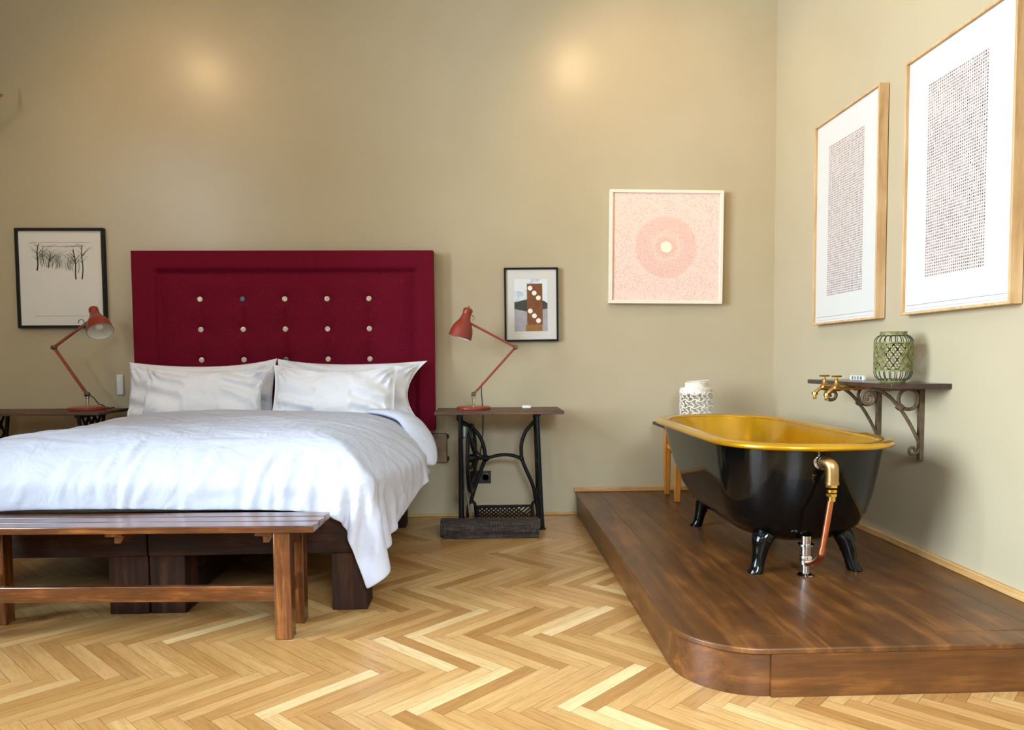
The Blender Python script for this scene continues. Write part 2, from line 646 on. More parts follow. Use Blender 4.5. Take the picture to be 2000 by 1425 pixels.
def fbm(x, y, seed=0.0):
    """cheap smooth pseudo noise on numpy arrays"""
    s = 0
    a = 1.0
    for k in range(4):
        f = 1.0 * 1.9 ** k
        s = s + a * np.sin(f * x * 1.7 + seed * 3.1 + 1.3 * np.sin(f * y * 1.1 + seed + k)) * np.cos(f * y * 1.5 - seed * 1.7 + 1.1 * np.sin(f * x * 0.9 - k))
        a *= 0.55
    return s


# ================================================================== the room
def clip_poly(poly, x0, x1, y0, y1):
    for ax, lim, sg in ((0, x0, 1), (0, x1, -1), (1, y0, 1), (1, y1, -1)):
        out = []
        for i in range(len(poly)):
            a, b = poly[i], poly[(i + 1) % len(poly)]
            da, db = sg * (a[ax] - lim), sg * (b[ax] - lim)
            if da >= 0:
                out.append(a)
            if (da >= 0) != (db >= 0):
                t = da / (da - db)
                out.append(tuple(a[k] + (b[k] - a[k]) * t for k in range(2)))
        poly = out
        if len(poly) < 3:
            return []
    return poly


def make_floor():
    W, L, g = 0.0556, 0.4448, 0.0005
    rng = random.Random(4)
    verts, faces, uvs, rnd, mi = [], [], [], [], []
    x0, x1, y0, y1 = XL, XR, YF, YB
    verts += [(x0, y0, -0.05), (x1, y0, -0.05), (x1, y1, -0.05), (x0, y1, -0.05), (x0, y0, -0.0012), (x1, y0, -0.0012), (x1, y1, -0.0012), (x0, y1, -0.0012)]
    faces += [(0, 3, 2, 1), (4, 5, 6, 7), (0, 1, 5, 4), (1, 2, 6, 5), (2, 3, 7, 6), (3, 0, 4, 7)]
    for _ in range(6):
        mi.append(1)
        rnd.append(0.0)
        uvs += [(0, 0)] * 4
    c = math.sqrt(0.5)
    ox, oy = -1.0, 2.854
    for p in range(-16, 16):
        for q in range(-90, 90):
            for kind in (0, 1):
                if kind == 0:
                    r = (0, L, 0, W)
                else:
                    r = (L, L + W, W - L, W)
                a0, a1, b0, b1 = r
                ta, tb = q * W + p * L, q * W - p * L
                quad = [(a0 + g, b0 + g), (a1 - g, b0 + g), (a1 - g, b1 - g), (a0 + g, b1 - g)]
                pts = [(ox + c * (a + ta) + c * (b + tb), oy - c * (a + ta) + c * (b + tb)) for a, b in quad]
                if max(t_[0] for t_ in pts) < x0 or min(t_[0] for t_ in pts) > x1 or max(t_[1] for t_ in pts) < y0 or min(t_[1] for t_ in pts) > y1:
                    continue
                cl = clip_poly(pts, x0, x1, y0, y1)
                if len(cl) < 3:
                    continue
                k = len(verts)
                verts += [(x, y, 0.0) for x, y in cl]
                faces.append(tuple(range(k, k + len(cl))))
                mi.append(0)
                s = rng.random() * 1000
                rnd.append(s)
                ou, ov = rng.random() * 40, rng.random() * 40
                for x, y in cl:
                    u = (c * (x - ox) - c * (y - oy), c * (x - ox) + c * (y - oy))
                    uvs.append((u[0] + ou, u[1] + ov) if kind == 0 else (u[1] + ou, u[0] + ov))
    me = bpy.data.meshes.new('floor')
    me.from_pydata(verts, [], faces)
    me.materials.append(M['parquet'])
    me.materials.append(M['floor_gap'])
    me.polygons.foreach_set('material_index', mi)
    ul = me.uv_layers.new(name='UVMap')
    flat = [w for uv_ in uvs for w in uv_]
    ul.data.foreach_set('uv', flat)
    at = me.attributes.new('rnd', 'FLOAT', 'FACE')
    at.data.foreach_set('value', rnd)
    o = bpy.data.objects.new('floor', me)
    COL.objects.link(o)
    return struct(o)


make_floor()
struct(MB().box(XL - 0.15, XR + 0.15, YF - 0.15, YB + 0.15, ZC, ZC + 0.1).build('ceiling', M['ceiling'], base=False))
struct(MB().box(XL - 0.15, XR + 0.15, YB, YB + 0.15, -0.05, ZC).build('wall_back', M['wall'], base=False))
struct(MB().box(XR, XR + 0.15, YF, YB, -0.05, ZC).build('wall_right', M['wall'], base=False))


def wall_with_openings(name, along, lo, hi, d0, d1, opens):
    mb = MB()

    def bx(a0, a1, z0, z1):
        if along == 'X':
            mb.box(a0, a1, d0, d1, z0, z1)
        else:
            mb.box(d0, d1, a0, a1, z0, z1)
    cur = lo
    for c_, w, z0, z1 in sorted(opens):
        bx(cur, c_ - w / 2, -0.05, ZC)
        bx(c_ - w / 2, c_ + w / 2, -0.05, z0)
        bx(c_ - w / 2, c_ + w / 2, z1, ZC)
        cur = c_ + w / 2
    bx(cur, hi, -0.05, ZC)
    return struct(mb.build(name, M['wall'], base=False))


wall_with_openings('wall_left', 'Y', YF, YB, XL - 0.15, XL, WIN_LEFT)
wall_with_openings('wall_front', 'X', XL - 0.15, XR + 0.15, YF - 0.15, YF, WIN_FRONT)


def window(n, along, c_, w, z0, z1, d):
    """casement window: frame with a mullion and transom, panes between"""
    def B(mb, a0, a1, e0, e1, b0, b1):
        if along == 'X':
            mb.box(a0, a1, d + e0, d + e1, b0, b1)
        else:
            mb.box(d + e0, d + e1, a0, a1, b0, b1)
    fr_ = MB()
    a0, a1 = c_ - w / 2, c_ + w / 2
    for q0, q1 in ((a0, a0 + 0.06), (a1 - 0.06, a1), (c_ - 0.035, c_ + 0.035)):
        B(fr_, q0, q1, -0.04, 0.04, z0, z1)
    zt = z0 + (z1 - z0) * 0.7
    for q0, q1 in ((z0, z0 + 0.06), (z1 - 0.06, z1), (zt - 0.03, zt + 0.03)):
        B(fr_, a0, a1, -0.035, 0.035, q0, q1)
    o = struct(fr_.build('window_%d' % n, M['lampwhite'], base=False))
    pn = MB()
    B(pn, a0 + 0.05, a1 - 0.05, -0.003, 0.003, z0 + 0.05, z1 - 0.05)
    pn.build('pane', M['glass_pane'], o)
    return o


k = 1
for yc, w, z0, z1 in WIN_LEFT:
    window(k, 'Y', yc, w, z0, z1, XL - 0.1)
    k += 1
for xc, w, z0, z1 in WIN_FRONT:
    window(k, 'X', xc, w, z0, z1, YF - 0.1)
    k += 1

# ------------------------------------------------------------------ platform under the bath
PZ = 0.161
PX0, PY0, PR = 0.640, 2.285, 0.275


def plat_outline(x0, y0, r, n=18):
    pts = [(x0, YB - 0.001), (x0, y0 + r)]
    pts += [(x0 + r - r * math.cos(R(90) * i / n), y0 + r - r * math.sin(R(90) * i / n)) for i in range(1, n)]
    pts += [(x0 + r, y0), (XR - 0.001, y0), (XR - 0.001, YB - 0.001)]
    return pts


plat = empty('wooden_platform', (1.35, 3.7, 0))
tag(plat, 'low walnut-stained wooden platform with a rounded corner under the bathtub', 'platform')


def rel(mb, parent):
    L = Vector(parent.location)
    mb.v = [tuple(Vector(p) - L) for p in mb.v]
    return mb


def part(mb, name, mat, parent, **kw):
    return rel(mb, parent).build(name, mat, parent, **kw)


TH = 0.02
deck = MB()
outl = plat_outline(PX0 + 0.0, PY0 + 0.0, PR)
deck.prism([(x, y, PZ - TH) for x, y in outl], (0, 0, TH))
part(deck, 'deck_edge', M['platY'], plat, bevel=0.004)
# deck boards, lying flush in front-to-back strips, 1 mm proud with thin joints
edges = [PX0 + 0.16, 0.98, 1.16, 1.34, 1.52, 1.70, 1.88, XR - 0.002]
for i in range(len(edges) - 1):
    part(MB().box(edges[i] + 0.001, edges[i + 1] - 0.001, PY0 + 0.115, YB - 0.002, PZ - 0.004, PZ + 0.0012), 'deck_board', M['platY'], plat)
# fascia boards: left side, curved corner, front
part(MB().box(PX0 + 0.012, PX0 + 0.032, PY0 + PR, YB - 0.002, 0.0, PZ - TH), 'side_board', M['platY'], plat)
cc = MB()
ri = []
for i in range(19):
    a = R(90) * i / 18
    for_r = []
    for rr, zz in ((PR - 0.012, 0.0), (PR - 0.012, PZ - TH), (PR - 0.032, PZ - TH), (PR - 0.032, 0.0)):
        for_r.append((PX0 + PR - rr * math.cos(a), PY0 + PR - rr * math.sin(a), zz))
    ri.append(for_r)
cc.loft(ri)
part(cc, 'curved_corner_board', M['platX'], plat)
part(MB().box(PX0 + PR + 0.001, XR - 0.002, PY0 + 0.002, PY0 + 0.03, 0.0, PZ - TH + 0.019), 'front_board', M['platX'], plat)

# ------------------------------------------------------------------ skirting strips
def strip(name, p0, p1, w, h, ax):
    x0, x1 = sorted((p0[0], p1[0]))
    y0, y1 = sorted((p0[1], p1[1]))
    if ax == 'X':
        b = MB().box(x0, x1, p0[1] - w, p0[1], p0[2], p0[2] + h)
    else:
        b = MB().box(p0[0] - w, p0[0], y0, y1, p0[2], p0[2] + h)
    return struct(b.build(name, M['trim' + ax], bevel=0.004, base=False))


strip('baseboard_back', (XL, YB, 0), (PX0 - 0.001, YB, 0), 0.018, 0.018, 'X')
strip('trim_1', (PX0 - 0.012, YB, PZ + 0.0013), (XR - 0.02, YB, PZ + 0.0013), 0.022, 0.030, 'X')
strip('trim_2', (XR, PY0, PZ + 0.0013), (XR, YB, PZ + 0.0013), 0.02, 0.033, 'Y')
strip('baseboard_right', (XR, YF, 0), (XR, PY0 - 0.01, 0), 0.02, 0.03, 'Y')

# ================================================================== bed
bed = empty('bed_frame', (-1.46, 4.2, 0))
tag(bed, 'dark brown timber bed frame on thick square block legs behind the bench', 'bed')
part(MB().box(-1.455, -0.50, 3.205, 3.265, 0.256, 0.42), 'foot_rail', M['bedX'], bed, bevel=0.004)
part(MB().box(-2.42, -1.461, 3.205, 3.265, 0.256, 0.42), 'foot_rail', M['bedX'], bed, bevel=0.004)
part(MB().box(-0.56, -0.50, 3.266, 5.03, 0.256, 0.42), 'side_rail', M['bedY'], bed, bevel=0.004)
part(MB().box(-2.42, -2.36, 3.266, 5.03, 0.256, 0.42), 'side_rail', M['bedY'], bed, bevel=0.004)
part(MB().box(-2.359, -0.561, 3.267, 5.03, 0.36, 0.40), 'slat_base', M['bedX'], bed)
for x0, x1 in ((-0.673, -0.519), (-1.455, -1.305), (-1.63, -1.462), (-2.40, -2.25)):
    for y0 in (3.215, 4.80):
        part(MB().box(x0, x1, y0, y0 + 0.15, 0.0, 0.255), 'block_leg', M['bedZ'], bed, bevel=0.004)
part(MB().box(-1.40, -1.36, 3.37, 4.79, 0.0, 0.255), 'light_blocking_board', M['bedY'], bed, bevel=0.003)  # added board under the bed, stops light from the left reaching the right half

# mattress
mt = MB().box(-2.40, -0.52, 3.29, 5.02, 0.4215, 0.600)
mtt = mt.build('mattress', M['mattress'], bevel=0.05, seg=4)
tag(mtt, 'pale mattress almost hidden under the white duvet', 'mattress')

# ------------------------------------------------------------------ headboard
HBX0, HBX1, HBZ0, HBZ1 = -2.345, -0.335, 0.615, 1.838
hb = empty('headboard', ((HBX0 + HBX1) / 2, 5.10, HBZ0))
tag(hb, 'wide burgundy fabric headboard with three rows of round buttons', 'headboard')
BTN_X = [-1.912, -1.628, -1.345, -1.060, -0.777]
BTN_Z = [1.517, 1.313, 1.107]
NXH, NZH = 202, 122


def hb_depth(x, z):
    """how far the front face sits back from the border face"""
    ix0, ix1, iz1 = -2.19, -0.455, 1.707
    d = np.minimum(np.minimum(x - ix0, ix1 - x), iz1 - z)
    s = 1 / (1 + np.exp(-d / 0.006))
    rec = 0.042 * s - 0.036 * s * (1 - np.exp(-np.maximum(d, 0) / 0.07))
    val = np.zeros_like(x)
    for bx in BTN_X:
        for bz in BTN_Z + [0.90]:
            r2 = (x - bx) ** 2 + (z - bz) ** 2
            val = np.maximum(val, 0.044 * np.exp(-np.sqrt(r2 + 1e-6) / 0.055))
        zz = 1 / (1 + np.exp((z - 1.53) / 0.03))
        val = np.maximum(val, 0.026 * np.exp(-np.abs(x - bx) / 0.035) * zz)
    return rec + val * s


xs = np.linspace(HBX0, HBX1, NXH)
zs = np.linspace(HBZ0, HBZ1, NZH)
XX, ZZ = np.meshgrid(xs, zs)
DD = hb_depth(XX, ZZ)
hbm = MB()
vf = [(XX[j, i], 5.055 + DD[j, i], ZZ[j, i]) for j in range(NZH) for i in range(NXH)]
ff = [(j * NXH + i, j * NXH + i + 1, (j + 1) * NXH + i + 1, (j + 1) * NXH + i) for j in range(NZH - 1) for i in range(NXH - 1)]
hbm.add(vf, ff)
ring_idx = [(0, i) for i in range(NXH)] + [(j, NXH - 1) for j in range(1, NZH)] + [(NZH - 1, i) for i in range(NXH - 2, -1, -1)] + [(j, 0) for j in range(NZH - 2, 0, -1)]
o0 = len(hbm.v)
for j, i in ring_idx:
    hbm.v.append((XX[j, i], 5.145, ZZ[j, i]))
n_ = len(ring_idx)
for k in range(n_):
    a, b = ring_idx[k], ring_idx[(k + 1) % n_]
    hbm.f.append((a[0] * NXH + a[1], b[0] * NXH + b[1], o0 + (k + 1) % n_, o0 + k))
    hbm.mi.append(0)
hbm.f.append(tuple(o0 + k for k in range(n_)))
hbm.mi.append(0)
part(hbm, 'upholstered_panel', M['burgundy'], hb, smooth=40)
for r_, bz in enumerate(BTN_Z):
    for c_, bx in enumerate(BTN_X):
        grey = (r_, c_) in ((0, 1), (2, 2))
        b = MB().lathe([(0.004, -0.004), (0.016, -0.004), (0.0185, 0.002), (0.017, 0.008), (0.011, 0.009), (0.009, 0.006), (0, 0.006)], (bx, 5.055 + 0.040, bz), (0, -1, 0), 20)
        o = part(b, 'button', M['grey_button'] if grey else M['pearl_button'], hb)
        if grey:
            o['label'] = 'blue-grey button'

# ------------------------------------------------------------------ bench at the foot of the bed
bn = empty('bench', (-1.41, 3.002, 0))
tag(bn, 'long stained pine bench with slatted seat at the foot of the bed', 'bench')
for i, (y0, y1) in enumerate(((2.868, 2.952), (2.960, 3.044), (3.052, 3.136))):
    part(MB().box(-2.16, -0.66, y0, y1, 0.427, 0.455), 'seat_slat', M['benchX'], bn, bevel=0.003)
for x0, x1 in ((-0.823, -0.757), (-2.070, -2.004)):
    for y0 in (2.882, 3.062):
        part(MB().box(x0, x1, y0, y0 + 0.06, 0.0, 0.426), 'leg', M['benchZ'], bn, bevel=0.003)
    part(MB().box(x0 + 0.012, x1 - 0.012, 2.943, 3.061, 0.36, 0.426), 'top_rail', M['benchY'], bn, bevel=0.002)
    part(MB().bar(((x0 + x1) / 2, 2.943, 0.19), ((x0 + x1) / 2, 3.061, 0.19), 0.03, 0.06), 'side_stretcher', M['benchY'], bn, bevel=0.002)
part(MB().box(-2.003, -0.824, 2.892, 2.917, 0.150, 0.212), 'long_stretcher', M['benchX'], bn, bevel=0.003)
for xc in (-1.455, -0.865):
    part(MB().box(xc - 0.034, xc + 0.034, 2.90, 3.12, 0.408, 0.4265), 'cleat', M['benchY'], bn, bevel=0.002)
    part(MB().prism([(xc - 0.012, 2.93, 0.4075), (xc + 0.03, 2.93, 0.4075), (xc + 0.012, 2.93, 0.376), (xc - 0.012, 2.93, 0.376)], (0, 0.12, 0)), 'cleat_block', M['benchY'], bn)
bn.rotation_euler = (0, 0, R(-2.2))
bn.location.y += 0.018

# ================================================================== sewing-machine side tables
def side_frame_curvy(x, y0, y1, top, lean=0.0):
    """cast iron end frame in a front-to-back plane"""
    mb = MB()
    for yb, yt in ((y0, y0 + 0.035), (y1, y1 - 0.03)):
        pts = smooth_path([(x + lean, yb, 0.012), (x + lean * 0.8, yb + (yt - yb) * 0.3, 0.12), (x + lean * 0.4, yt, 0.45), (x, yt, top)], 6)
        mb.tube(pts, [0.014 - 0.003 * i / (len(pts) - 1) for i in range(len(pts))], 8)
        mb.lathe([(0.022, 0), (0.022, 0.006), (0.012, 0.014)], (x + lean, yb, 0.0), n=14)
    mb.bar((x, y0 + 0.02, top - 0.008), (x, y1 - 0.02, top - 0.008), 0.036, 0.016)
    ym = (y0 + y1) / 2
    mb.tube(smooth_path([(x + lean * 0.7, y0 + 0.02, 0.16), (x + lean * 0.5, ym, 0.24), (x + lean * 0.7, y1 - 0.02, 0.16)], 6), 0.009, 8)
    mb.tube(smooth_path([(x, y0 + 0.035, 0.66), (x + lean * 0.3, ym, 0.5), (x, y1 - 0.03, 0.66)], 6), 0.009, 8)
    mb.tube(smooth_path([(x + lean * 0.4, y0 + 0.035, 0.42), (x + lean * 0.4, ym - 0.04, 0.36), (x + lean * 0.4, ym + 0.04, 0.40), (x + lean * 0.4, y1 - 0.03, 0.42)], 6), 0.008, 8)
    return mb


rtab = empty('sewing_table', (0.1, 4.89, 0))
tag(rtab, 'narrow sewing-machine side table with treadle and flywheel, right of the bed', 'table', 'sewing tables beside the bed')
part(MB().box(-0.315, 0.512, 4.68, 5.10, 0.745, 0.766), 'table_top', M['tableX'], rtab, bevel=0.003)
part(side_frame_curvy(-0.155, 4.70, 5.05, 0.745), 'end_frame', M['iron'], rtab)
part(side_frame_curvy(0.345, 4.70, 5.05, 0.745, 0.027), 'end_frame', M['iron'], rtab)
YBR = 4.95
br = MB()
T3 = lambda pts: smooth_path([(a, YBR, b) for a, b in pts], 6)
br.tube(T3([(-0.174, 0.705), (-0.159, 0.686), (-0.106, 0.657), (-0.053, 0.612), (-0.019, 0.558), (0.0, 0.495), (0.008, 0.436)]), 0.0125, 10)
br.tube(T3([(0.012, 0.431), (0.081, 0.449), (0.138, 0.455), (0.195, 0.448), (0.251, 0.428)]), 0.0115, 10)
br.tube(T3([(0.251, 0.428), (0.249, 0.504), (0.258, 0.555), (0.284, 0.618), (0.335, 0.674), (0.352, 0.705)]), 0.0125, 10)
br.tube(T3([(0.251, 0.428), (0.276, 0.364), (0.307, 0.294), (0.332, 0.224), (0.345, 0.147), (0.357, 0.089)]), 0.0125, 10)
br.tube(T3([(0.319, 0.03), (0.322, 0.115), (0.341, 0.131), (0.357, 0.095), (0.357, 0.03)]), 0.010, 10)
br.tube(T3([(0.008, 0.430), (-0.027, 0.343), (-0.056, 0.261), (-0.079, 0.191), (-0.092, 0.134)]), 0.0125, 10)
br.tube(T3([(-0.118, 0.03), (-0.111, 0.115), (-0.089, 0.137), (-0.067, 0.121), (-0.058, 0.03)]), 0.011, 10)
br.sphere((0.010, YBR - 0.004, 0.433), 0.024, 14, 8)
br.sphere((0.251, YBR, 0.428), 0.017, 12, 8)
for xx in (-0.165, 0.348):
    br.sphere((xx, YBR, 0.712), 0.02, 12, 8)
part(br, 'cross_brace', M['iron'], rtab)
td = MB()
ty0, ty1, tz = 4.69, 4.90, 0.06


def tp(u, w):
    return (-0.048 + 0.362 * u, ty0 + (ty1 - ty0) * w, tz + 0.055 * w)


for a, b in (((0, 0), (1, 0)), ((0, 1), (1, 1)), ((0, 0), (0, 1)), ((1, 0), (1, 1))):
    td.bar(tp(*a), tp(*b), 0.020, 0.014)
td.bar((-0.06, ty0 - 0.008, tz - 0.004), (0.325, ty0 - 0.008, tz - 0.004), 0.012, 0.036)
for i in range(-4, 13):
    for sgn in (1, -1):
        u0, u1 = i / 12, i / 12 + sgn * 0.35
        w0, w1 = 0.0, 1.0
        def clipu(ua, wa, ub, wb):
            pts = []
            for (p_, q_) in ((0.0, None), (1.0, None)):
                pass
            return None
        pa, pb = [u0, w0], [u1, w1]
        ok = True
        for lim, keep in ((0.0, 1), (1.0, -1)):
            fa, fb = keep * (pa[0] - lim), keep * (pb[0] - lim)
            if fa < 0 and fb < 0:
                ok = False
                break
            if fa < 0 or fb < 0:
                t_ = fa / (fa - fb)
                mid = [pa[0] + (pb[0] - pa[0]) * t_, pa[1] + (pb[1] - pa[1]) * t_]
                if fa < 0:
                    pa = mid
                else:
                    pb = mid
        if ok and (Vector(tp(*pa)) - Vector(tp(*pb))).length > 0.02:
            td.bar(tp(*pa), tp(*pb), 0.0075, 0.006)
part(td, 'treadle', M['iron'], rtab)
# flywheel, turned a little towards the room
wc, wr = Vector((-0.085, 4.86, 0.445)), 0.215
ax_ = Vector((math.cos(R(6)), -math.sin(R(6)), 0))
e1 = Vector((math.sin(R(6)), math.cos(R(6)), 0))
e2 = Vector((0, 0, 1))
wh = MB()
wh.tube([wc + (e1 * math.cos(2 * PI * i / 48) + e2 * math.sin(2 * PI * i / 48)) * wr for i in range(48)], 0.017, 10, closed=True, flat=0.75)
for kx in range(5):
    a = 2 * PI * kx / 5 + 0.5
    pts = []
    for i in range(9):
        rr = wr * i / 8
        aa = a + 0.55 * math.sin(PI * i / 8)
        pts.append(wc + (e1 * math.cos(aa) + e2 * math.sin(aa)) * rr + ax_ * 0.028 * (1 - i / 8))
    wh.tube(pts, 0.0085, 8)
wh.lathe([(0.028, -0.03), (0.028, 0.03), (0.012, 0.05)], wc, ax_, 16)
fw = part(wh, 'flywheel', M['iron'], rtab)
part(MB().tube([wc - Vector((0.055, -0.012, 0)), wc + ax_ * 0.10], 0.011, 10), 'axle', M['iron'], rtab)
# grey pitman rod and guard beside the wheel
pr_ = MB().tube([(-0.126, 4.78, 0.66), (-0.128, 4.77, 0.60)], 0.013, 12)
pr_.tube([(-0.128, 4.775, 0.585), (-0.122, 4.775, 0.24)], 0.013, 12)
pr_.tube([(-0.122, 4.775, 0.24), (-0.112, 4.78, 0.20), (-0.10, 4.80, 0.09)], 0.007, 10)
part(pr_, 'pitman_rod', M['iron_wear'], rtab)
part(MB().tube(smooth_path([(-0.10, 4.72, 0.66), (-0.07, 4.70, 0.56), (-0.035, 4.72, 0.49), (0.005, 4.94, 0.45)], 6), 0.006, 8), 'dress_guard', M['iron'], rtab)

# left table: only its top and the lattice end frames show
ltab = empty('sewing_table', (-2.95, 4.89, 0))
tag(ltab, 'side table with black lattice iron ends at the left edge, left of the bed', 'table', 'sewing tables beside the bed')
part(MB().box(-3.56, -2.405, 4.68, 5.10, 0.766, 0.786), 'table_top', M['tableX'], ltab, bevel=0.003)


def lattice_end(x):
    mb = MB()
    y0, y1, zt = 4.72, 5.03, 0.765
    legs = []
    for ys, sg in ((y0, 1), (y1, -1)):
        pts = smooth_path([(x, ys - sg * 0.01, 0.01), (x, ys + sg * 0.035, 0.16), (x, ys + sg * 0.05, 0.45), (x, ys, zt)], 6)
        mb.tube(pts, 0.012, 8)
        mb.lathe([(0.022, 0), (0.022, 0.006), (0.012, 0.014)], (x, ys - sg * 0.01, 0.0), n=14)
    mb.bar((x, y0 - 0.015, zt - 0.009), (x, y1 + 0.015, zt - 0.009), 0.034, 0.018)
    mb.bar((x, y0 + 0.05, 0.2), (x, y1 - 0.05, 0.2), 0.02, 0.018)
    z = 0.22
    n = 3
    for k in range(5):
        za, zb = 0.22 + k * 0.105, 0.22 + (k + 1) * 0.105
        for i in range(n):
            ya, yb_ = y0 + 0.045 + (y1 - y0 - 0.09) * i / n, y0 + 0.045 + (y1 - y0 - 0.09) * (i + 1) / n
            mb.bar((x, ya, za), (x, yb_, zb), 0.012, 0.011, (1, 0, 0))
            mb.bar((x, yb_, za), (x, ya, zb), 0.012, 0.011, (1, 0, 0))
    return mb


for xx in (-2.545, -3.17):
    part(lattice_end(xx), 'lattice_end_frame', M['iron'], ltab)
part(MB().tube([(-3.17, 4.9, 0.30), (-2.545, 4.9, 0.30)], 0.012, 10), 'cross_bar', M['iron'], ltab)

# rolled woven mat under the right table
def mat_ring(x, k):
    out = []
    n = 40
    w = 0.004 * math.sin(x * 23 + k)
    for i in range(n):
        a = 2 * PI * i / n
        ca, sa = math.cos(a), math.sin(a)
        y = 4.566 + 0.09 * abs(ca) ** 0.7 * (1 if ca > 0 else -1)
        z = 0.052 + 0.050 * abs(sa) ** 0.65 * (1 if sa > 0 else -1)
        if sa > 0:
            z += w * 0.6
        out.append((x, y + w * 0.5, max(z, 0.001)))
    return out


rug = empty('rolled_mat', (0.03, 4.566, 0))
tag(rug, 'dark brown woven mat rolled flat on the parquet under the treadle table', 'mat')
mm = MB()
mm.loft([mat_ring(-0.275 + 0.61 * i / 30, 1.0) for i in range(31)])
part(mm, 'roll', M['mat'], rug, smooth=60)
fl = MB()
rs = []
for i in range(31):
    x = -0.255 + 0.585 * i / 30
    dz = 0.003 * math.sin(x * 19)
    rs.append([(x, 4.468 + dz, 0.001), (x, 4.468 + dz, 0.022 + dz), (x, 4.50, 0.030 + dz), (x, 4.52, 0.03), (x, 4.52, 0.001)])
fl.loft(rs)
part(fl, 'loose_edge', M['mat'], rug)

# small white remote on the right table, rocker switch on the wall
rm = MB().box(0.258, 0.318, 4.935, 5.0, 0.7665, 0.786)
tag(rm.build('remote_control', M['white_plastic'], bevel=0.007, seg=3), 'small white box lying on the right sewing table', 'remote control')
sw = empty('wall_switch', (-2.484, 5.15, 0.872))
tag(sw, 'slim upright white switch on the wall left of the headboard', 'switch')
part(MB().box(-2.506, -2.462, 5.132, 5.149, 0.872, 1.013), 'body', M['white_plastic'], sw, bevel=0.005)
part(MB().box(-2.496, -2.472, 5.129, 5.1325, 0.955, 0.99), 'button', M['lampwhite'], sw, bevel=0.001)
part(MB().box(-2.496, -2.472, 5.129, 5.1325, 0.90, 0.935), 'button', M['lampwhite'], sw, bevel=0.001)

# dark double socket on the wall behind the table
so = empty('wall_socket', (-0.02, 5.15, 0.235))
tag(so, 'dark wall socket low on the back wall behind the treadle table', 'socket')
part(MB().box(-0.10, 0.045, 5.136, 5.149, 0.232, 0.318), 'plate', M['dark_plastic'], so, bevel=0.003)
for xx in (-0.063, 0.008):
    part(MB().lathe([(0.026, 0), (0.026, 0.003), (0.021, 0.004), (0.021, -0.003), (0, -0.003)], (xx, 5.136, 0.275), (0, -1, 0), 20), 'outlet', M['dark_plastic'], so)

# metal switch plate in its recess, right of the headboard
pl = empty('metal_wall_plate', (-0.325, 5.15, 0.37))
tag(pl, 'embossed brushed metal plate on the wall between headboard and right table', 'metal plate')
fr_ = MB()
for a in ((-0.415, -0.238, 0.372, 0.38), (-0.415, -0.238, 0.597, 0.605), (-0.415, -0.407, 0.38, 0.597), (-0.246, -0.238, 0.38, 0.597)):
    fr_.box(a[0], a[1], 5.143, 5.149, a[2], a[3])
part(fr_, 'surround', M['wall'], pl)
part(MB().box(-0.397, -0.258, 5.124, 5.149, 0.380, 0.586), 'cover', M['steel'], pl, bevel=0.006)
for xx, zz, rr in ((-0.328, 0.556, 0.006), (-0.325, 0.397, 0.006), (-0.372, 0.47, 0.008)):
    part(MB().lathe([(rr, 0), (rr, 0.003), (rr * 0.5, 0.005), (0, 0.005)], (xx, 5.124, zz), (0, -1, 0), 14), 'screw', M['nickel'], pl)
em = MB()
def letter(strokes, x, z, w, h):
    for (a, b, c_, d_) in strokes:
        em.bar((x + a * w, 5.1235, z + b * h), (x + c_ * w, 5.1235, z + d_ * h), 0.003, 0.003, (0, 1, 0))
LS = {'L': [(0, 0, 0, 1), (0, 0, .7, 0)], 'E': [(0, 0, 0, 1), (0, 0, .7, 0), (0, .5, .6, .5), (0, 1, .7, 1)], 'P': [(0, 0, 0, 1), (0, 1, .7, 1), (.7, 1, .7, .5), (0, .5, .7, .5)]}
for i, ch in enumerate('LEP'):
    letter(LS[ch], -0.348 + i * 0.017, 0.522, 0.015, 0.02)
em.bar((-0.35, 5.1235, 0.512), (-0.30, 5.1235, 0.512), 0.002, 0.003, (0, 1, 0))
part(em, 'embossed_lettering', M['steel'], pl)
for zz in (0.565, 0.41):
    part(MB().tube([(-0.250, 5.135, zz - 0.014), (-0.250, 5.135, zz + 0.014)], 0.006, 8), 'hinge', M['nickel'], pl)


# ================================================================== desk lamps
def shade_profile():
    out = [(0.0, 0.0), (0.02, 0.002), (0.027, 0.010), (0.029, 0.022), (0.029, 0.040), (0.027, 0.046), (0.030, 0.052), (0.034, 0.075), (0.044, 0.095), (0.058, 0.117), (0.069, 0.142), (0.075, 0.17), (0.0775, 0.203), (0.0785, 0.206)]
    inn = [(0.076, 0.206), (0.073, 0.17), (0.067, 0.143), (0.056, 0.119), (0.042, 0.098), (0.030, 0.085), (0.0, 0.08)]
    return out, inn


